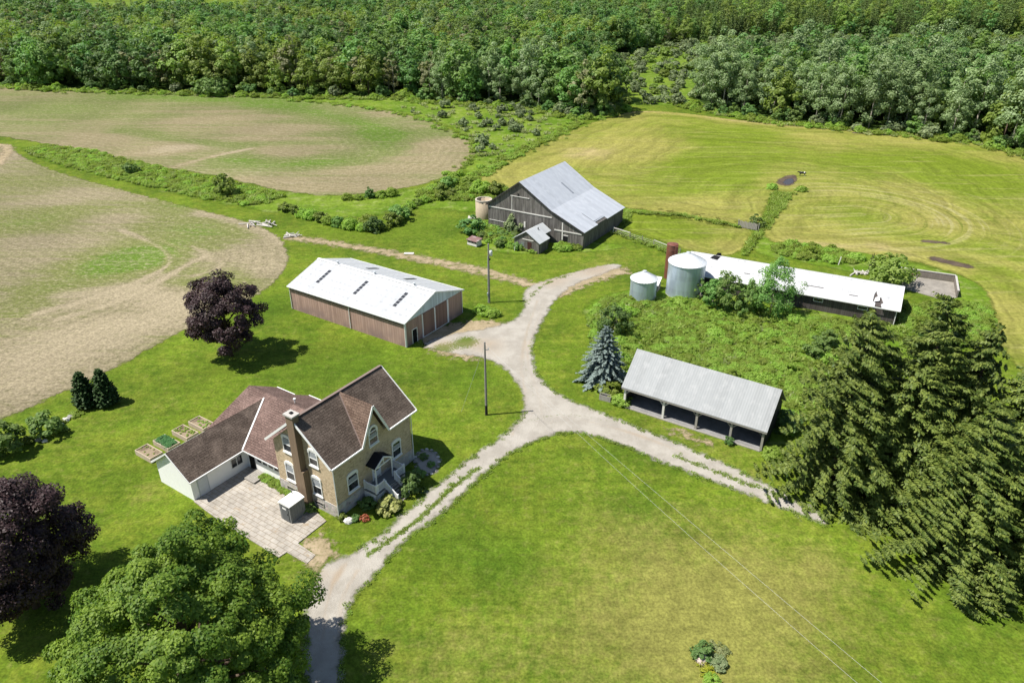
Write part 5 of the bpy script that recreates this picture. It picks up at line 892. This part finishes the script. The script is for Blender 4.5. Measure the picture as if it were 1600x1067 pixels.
# snag and scraps behind the livestock barn
sn = thing('dead_snag', 'dark jagged dead trunk standing behind the livestock barn', 'stump', (*G(1360, 424), 0))
m = MB(); r = random.Random(4)
for i in range(9): a = i * .7; k = .45 * r.random(); x, y = k * math.cos(a), k * math.sin(a); m.tube((x, y, 0), (x * 1.3 + r.gauss(0, .12), y * 1.3, r.uniform(2.0, 3.5)), .2, .05, 6)
m.build('trunk', plain('dark_dead_wood', (.05, .042, .038), .95, .05, .3), sn)
pile('grey broken timbers beside the dark snag', 1347, 428, 9, 2.6, .6, 12, 1.0)
tag(MB().tube((0, 0, 0), (.25, .1, 1.5), .09, n=7).build('leaning_post', M_barnwhite), 'pale leaning post in the weeds behind the livestock barn', 'post').location = (*G(1310, 414), 0)
tag(MB().tube((0, 0, 0), (.05, 0, .9), .06, n=7).build('marker_post', M_barnwhite), 'short white post beside the outbuilding', 'post').location = (*G(804, 392), 0)
bk = [thing('rubble', 'rusty brown scrap in the corner of the feedlot wall', 'scrap', (68.7, 117.7, .1))]; m = MB(); r = random.Random(9)
for i in range(10): x, y = r.gauss(0, .5), r.gauss(0, .3); m.box(x - .25, x + .25, y - .2, y + .2, 0, r.uniform(.3, .9))
m.build('scrap_lump', M_rust, bk[0])
ln_ = thing('lean_to', 'tiny lean-to with a white sheet roof between the two grain bins', 'lean-to', (*G(1021, 452), 0), -.47)
m = MB(); m.slab([(-1.0, -1.0, 1.15), (1.0, -1.0, 1.15), (1.0, 1.0, 2.0), (-1.0, 1.0, 2.0)], .06); m.build('roof', M_white, ln_); m = MB(); m.box(-.9, -.85, -.85, .85, 0, 1.15); m.box(.85, .9, -.85, .85, 0, 1.15); m.box(-.85, .85, .85, .9, 0, 1.85); m.build('wall', M_greywood, ln_)
# raised vegetable beds
M_bedwood = plain('pale_bed_board', (.46, .38, .285), .9, .1, .15, 4); M_soil = plain('straw_mulch', (.26, .205, .14), .95, .05, .35, 8, dirt=((.07, .05, .035), .7))
for i, (s0, kind, lab) in enumerate(((-5.05, 0, 'raised wooden bed with mostly bare mulch, nearest the wing gable'), (-2.85, 1, 'raised wooden bed crammed with dark green leafy vegetables'), (-.45, 2, 'raised wooden bed with sparse seedlings, next to the one crammed with leaves'), (1.75, 3, 'raised wooden bed with scattered small plants, furthest up the row'))):
    bd = thing('raised_bed', lab, 'garden bed', HW(s0 + .78, 25.1), HA, 'raised vegetable beds'); m = MB(); w, l, h = .78, 1.45, .62
    m.box(-w, w, -l, -l + .08, 0, h); m.box(-w, w, l - .08, l, 0, h); m.box(-w, -w + .08, -l + .08, l - .08, 0, h); m.box(w - .08, w, -l + .08, l - .08, 0, h); m.build('frame', M_bedwood, bd); MB().box(-w + .08, w - .08, -l + .08, l - .08, 0, h - .1).build('soil', M_soil, bd)
    r = random.Random(20 + i); rng = np.random.default_rng(20 + i); n = (9, 60, 26, 22)[i]; Cn = []; 
    for k in range(n): Cn.append((r.uniform(-.6, .6), r.uniform(-1.25, 1.25), h - .08))
    Cn = np.repeat(np.array(Cn), 22, 0); sz = (.12, .30, .17, .15)[i]; v = unit(rng.normal(size=Cn.shape) + [0, 0, .8]); V, F = cards(Cn + v * sz * .7, unit(v + [0, 0, 1.0]), sz, sz * .7, rng)
    link(bpy.data.objects.new('vegetables', mesh_np('vegetables', V, F, [LF['veg' if i in (1,) else 'weed']], np.repeat(rng.uniform(0, 1, len(Cn)), 4))), bd)
# plants in the strip beside the patio
P = np.array([HW(r_.uniform(-.42, -.08), r_.uniform(5.0, 8.2))[:2] for r_ in [random.Random(1)] for _ in range(45)] + [HW(r_.uniform(-.3, .45), r_.uniform(8.5, 11.6))[:2] for r_ in [random.Random(2)] for _ in range(60)]); scatter('border_plants', P, np.random.default_rng(1).uniform(.18, .42, len(P)), B_weed, 'low green plants in the strip between the patio and the house', 'plants', 21)
# muddy puddle and cow
M_mud = ground_mat('mud', lambda t, p: (t.mix(t.ramp(t.noise(p, .5, 4), .35, .65), (.075, .055, .045), (.11, .085, .06)), None, 0), (1.0, .5, .4)); M_water = ground_mat('puddle_water', lambda t, p: ((.055, .05, .055), None, 0), (.5, .6, .2), .12)
sheet('mud', M_mud, .05, .6, [[(1212, 284), (1225, 276), (1243, 273), (1246, 280), (1238, 290), (1222, 291)]], sm=1); sheet('puddle', M_water, .065, .5, [[(1222, 286), (1230, 280), (1240, 279), (1240, 286), (1230, 290)]], sm=1); sheet('mud', M_mud, .05, .8, (), [([(1335, 208), (1365, 210), (1395, 212)], 1.6), ([(1445, 377), (1478, 380)], 1.3), ([(1460, 405), (1510, 416)], 2.2)])
def cow(label, px, py, rz):
    o = thing('cow', label, 'cow', (*G(px, py), 0), rz); V = [(-.95, 0, 1.12), (-.55, 0, 1.08), (0, 0, 1.02), (.5, 0, 1.06), (.8, 0, 1.15), (1.05, 0, 1.28), (1.3, 0, 1.3), (1.6, 0, 1.12)]; R_ = [(.2, .24), (.32, .36), (.36, .40), (.34, .38), (.26, .32), (.17, .2), (.15, .17), (.09, .09)]; E = [(i, i + 1) for i in range(7)]
    for base, fr in ((1, 0), (3, 1)):
        for sd in (-1, 1):
            b = len(V); x = V[base][0] + (.12 if fr else -.2); k = -.06 if fr else .1
            V += [(x, sd * .22, .78), (x + k * .2, sd * .23, .45), (x - k * .6, sd * .22, .12), (x - k * .4, sd * .22, .0)]; R_ += [(.14, .15), (.085, .085), (.06, .06), (.07, .07)]; E += [(base, b), (b, b + 1), (b + 1, b + 2), (b + 2, b + 3)]
    for sd in (-1, 1): b = len(V); V.append((1.28, sd * .24, 1.36)); R_.append((.06, .03)); E.append((6, b))
    b = len(V); V += [(-1.12, 0, 1.0), (-1.15, 0, .5)]; R_ += [(.05, .05), (.04, .04)]; E += [(0, b), (b, b + 1)]
    me = bpy.data.meshes.new('body'); me.from_pydata(V, E, []); ob = link(bpy.data.objects.new('body', me), o); md = ob.modifiers.new('skin', 'SKIN')
    for i, s in enumerate(me.skin_vertices[0].data): s.radius = R_[i]
    me.skin_vertices[0].data[2].use_root = True; ob.modifiers.new('sub', 'SUBSURF').levels = 2; ob.modifiers['sub'].render_levels = 2
    t = NT('holstein_hide'); f = t.noise(t.obj(), 1.3, 1.5); me.materials.append(t.done(t.bsdf(t.mix(t.ramp(f, .49, .52), (.02, .02, .02), (.75, .73, .70)), .8, .2))); return o
cow('black and white cow standing beside the muddy puddle in the hay field', 1253, 275, 2.9).scale = (.8, .8, .74)

# ------------------------------------------------------------------ woods
def poly_m(px, extra=()): return np.array(Gs(px) + list(extra))
WOOD = poly_m([(-1500, 112), (-700, 122), (-300, 127), (0, 133), (60, 139), (190, 141), (300, 145), (370, 148), (430, 148), (480, 151), (600, 150), (680, 158), (760, 163), (840, 170), (900, 182), (945, 182), (968, 164), (955, 146), (935, 124), (930, 104), (940, 92), (1000, 80), (1040, 72), (1100, 65), (1200, 59), (1400, 57), (1650, 55), (2100, 50)], [(1000, 860), (-1000, 860)])
BELT = poly_m([(1078, 164), (1100, 169), (1170, 183), (1250, 192), (1350, 202), (1450, 211), (1530, 221), (1600, 238), (1720, 275), (1900, 310), (2100, 330), (2000, 150), (1600, 138), (1400, 131), (1250, 128), (1180, 130), (1150, 134), (1100, 144)])
MARSH = poly_m([(966, 166), (1078, 164), (1100, 144), (1150, 134), (1250, 128), (1600, 138), (2000, 150), (2100, 52), (1650, 57), (1200, 62), (1100, 67), (1000, 82), (940, 95), (930, 104), (935, 124), (955, 146)])
FARFIELD = np.array([(-345, 575), (-200, 580), (-190, 640), (-240, 880), (-460, 880)])
def raw_sheet(name, mat, z, res, poly):
    lo, hi = poly.min(0) - 6, poly.max(0) + 6; xs = np.arange(lo[0], hi[0] + res, res); ys = np.arange(lo[1], hi[1] + res, res); X, Y = np.meshgrid(xs, ys); P = np.column_stack([X.ravel(), Y.ravel()]); d = sdist(P, poly); return grid_mesh(name, P, len(xs), len(ys), z, mat, {'d': d, 'p': d * 0, 'q': d * 0}, d > -6)
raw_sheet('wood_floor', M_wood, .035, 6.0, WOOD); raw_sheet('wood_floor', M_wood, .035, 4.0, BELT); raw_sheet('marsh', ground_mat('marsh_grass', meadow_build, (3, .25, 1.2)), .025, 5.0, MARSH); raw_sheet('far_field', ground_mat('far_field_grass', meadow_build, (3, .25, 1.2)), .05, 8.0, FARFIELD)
TV = []      # forest tree kinds: (species, mesh)
def fv(sp, seed, H, R, h0, ncl, lpc, leaf, mat, **kw): cm, C = crown_mesh('wood_crown', seed, H, R, h0, ncl, lpc, leaf, LF[mat], **kw); TV.append((sp, cm, H))
for s in range(2): fv('dark', 400 + s, 14.5, 4.6, 1.6, 34, 52, .74, 'dark', clr=.34, lobes=.26, nz=.3)
for s in range(2): fv('mid', 410 + s, 14.0, 4.8, 1.5, 34, 52, .74, 'mid', clr=.34, lobes=.26, nz=.3)
fv('yellow', 420, 13.0, 4.6, 1.5, 34, 52, .72, 'yellow', clr=.34, lobes=.26, nz=.3)
for s in range(3): fv('poplar', 430 + s, 16.5, 4.3, 1.2, 42, 96, .44, 'poplar', clr=.31, taper=.35, lobes=.3, nz=.3)
fv('olive', 440, 12.5, 3.3, 1.2, 40, 26, .7, 'olive', clr=.26, gap=.25)
for s in range(2): TV.append(('pine', conifer_mesh('wood_crown', 450 + s, 15.0, 2.5, LF['pine'], .8, 6, .8, .4, .1, .7, .6, 1.5), 15.0))
KID = {}
for i, t in enumerate(TV): KID.setdefault(t[0], []).append(i)
DESC = {'dark': 'dark green broadleaf tree', 'mid': 'mid green broadleaf tree', 'yellow': 'yellow green broadleaf tree', 'poplar': 'silvery green poplar', 'olive': 'thin olive coloured tree', 'pine': 'narrow dark conifer'}
def jgrid(poly, step, seed, jit=.42):
    rng = np.random.default_rng(seed); lo, hi = poly.min(0), poly.max(0); X, Y = np.meshgrid(np.arange(lo[0], hi[0], step), np.arange(lo[1], hi[1], step * .9)); X = X + (np.arange(X.shape[0]) % 2)[:, None] * step / 2; P = np.column_stack([X.ravel(), Y.ravel()]) + rng.uniform(-jit, jit, (X.size, 2)) * step; return P[inside(P, poly)]
def vn(P, sc, ph): return np.sin(P[:, 0] / sc + ph) * np.cos(P[:, 1] / sc * 1.3 + ph * 2) + .6 * np.sin(P[:, 0] / sc * 2.3 + P[:, 1] / sc * 1.7 + ph * 3)
trees = []
for zone, poly, step in (('wood', WOOD, 7.0), ('belt', BELT, 7.2)):
    P = jgrid(poly, step, 7 if zone == 'wood' else 8); pxx = 800 + FPX * P[:, 0] / (P[:, 1] * CP + CAMH * SP); k = (np.abs(pxx - 800) < 1250) & (P[:, 1] < 780) & ~inside(P, FARFIELD); P = P[k]; pxx = pxx[k]
    rng = np.random.default_rng(3); d = seg_dist(P, poly); a, b = vn(P, 38, 1.0), vn(P, 22, 4.0); u = rng.uniform(size=len(P))
    for (x, y), pp, dd, aa, bb, uu in zip(P, pxx, d, a, b, u):
        if zone == 'belt': sp = 'poplar' if (uu < .78 if dd < 14 and y < 300 else uu < .22) else ('mid' if uu < .92 else 'yellow') if aa > -.1 else ('dark' if uu < .9 else 'olive')
        else:
            sp = 'dark' if aa + bb * .5 > .35 else 'mid' if aa > -.45 else 'yellow'
            if uu < .2: sp = 'olive' if bb > 0 else 'poplar' if uu < .05 else 'dark'
            if uu > .9: sp = 'yellow'
            if 690 < pp < 850 and y < 296 and dd < 14: sp = 'poplar' if uu < .8 else 'mid'
            if y > 330 and (pp > 1050 or bb > .8) and uu < .8: sp = 'pine'
            if 560 < pp < 690 and y < 300 and uu < .5: sp = 'olive'
        trees.append((math.hypot(x, y), x, y, sp, zone, dd))
trees.sort(); rng = np.random.default_rng(12); NIND = 290; first = {}; rest = []
for i, (ds_, x, y, sp, zone, dd) in enumerate(trees):
    vi = KID[sp][rng.integers(len(KID[sp]))]; sc = .72 + .8 * rng.beta(1.6, 1.8) * (1.16 if zone == 'belt' and x > 110 else 1.04 if zone == 'belt' else 1.0) * (.85 if dd < 4 and rng.uniform() < .4 else 1)
    if i >= NIND: rest.append((x, y, vi, sc)); continue
    place = 'in the belt of trees beyond the hay field' if zone == 'belt' else 'at the edge of the wood beyond the fields'
    lab = DESC[sp] + ' ' + place; grp = DESC[sp] + 's ' + place; key = (vi, zone)
    if vi not in first:
        o = thing('wood_tree', lab, 'tree', (x, y, 0), 0, grp); link(bpy.data.objects.new('crown', TV[vi][1]), o); Hh = TV[vi][2]; trunk_obj(o, Hh * .72, .2, (), M_palebark if sp in ('poplar', 'olive') else M_bark); first[vi] = o
    else: o = copy_tree(first[vi]); o.location = (x, y, 0)
    o['label'] = lab; o['group'] = grp; o.rotation_euler = (0, 0, rng.uniform(0, 6.28)); o.scale = (sc, sc, sc * rng.uniform(.92, 1.1))
R_ = np.array(rest); scatter('woodland', R_[:, :2], R_[:, 3], [t[1] for t in TV], 'dense mixed woodland stretching away behind the first trees to the top of the photo', 'woodland', 31, zs=R_[:, 2].astype(int))
# marsh shrubs and the fringe of the woods
P = jgrid(MARSH, 5.6, 17); pxx = 800 + FPX * P[:, 0] / (P[:, 1] * CP + CAMH * SP); P = P[np.abs(pxx - 800) < 850]; rng = np.random.default_rng(18); P = P[rng.uniform(size=len(P)) < .6]; P = P[np.argsort(np.hypot(*P.T))]
MS = [bush_mesh(500 + i, 1.0, 1.35, 'willow', 24, 34, .28, z0=.0) for i in range(3)] + [bush_mesh(510, 1, 1.3, 'yellow', 20, 26, .34)]; BM = MS
for i, (x, y) in enumerate(P[:110]): o = plant('marsh_shrub', 'rounded greyish shrub in the marshy gap between the two woods', 'shrub', (x, y), MS[rng.integers(4)], None, 'shrubs of the marshy gap', rng.uniform(0, 6), rng.uniform(.8, 2.4))
if len(P) > 110: scatter('marsh_scrub', P[110:], rng.uniform(1.3, 3.0, len(P) - 110), MS, 'grey green scrub covering the far part of the marsh', 'scrub', 19)
fringe = [[(0, 136), (60, 142), (190, 145), (300, 149), (430, 152), (480, 155), (600, 154), (680, 162), (760, 167), (840, 175), (900, 187), (950, 186), (972, 168)], [(1052, 163), (1100, 174), (1170, 188), (1250, 197), (1350, 207), (1450, 216), (1530, 226), (1600, 243), (1680, 268)]]
P = along(fringe, .35, 1.6, 22); scatter('fringe_growth', P, np.random.default_rng(5).uniform(.6, 1.8, len(P)), GR + GR + SG + B_weed[:2], 'long grass and low growth along the foot of the woods', 'grass', 23)
P = along([[(x, y - 3) for x, y in a] for a in fringe], 13.0, 1.5, 24); rng = np.random.default_rng(25)
for x, y in P: plant('edge_shrub', 'leafy shrub at the foot of the woods along the fields', 'shrub', (x, y), (B_green + B_weed[:1] + B_wil[:1])[rng.integers(6)], None, 'shrubs along the foot of the woods', rng.uniform(0, 6), rng.uniform(1.1, 2.9))
bush('edge_shrub', 'wide bushy thicket jutting into the seeded field from the wood', 335, 148, bush_mesh(520, 1.0, 1.25, 'mid', 60, 60, .16), 6.0, z=.9); bush('edge_shrub', 'smaller bush beside the thicket jutting into the seeded field', 312, 148, B_green[2], 3.2)
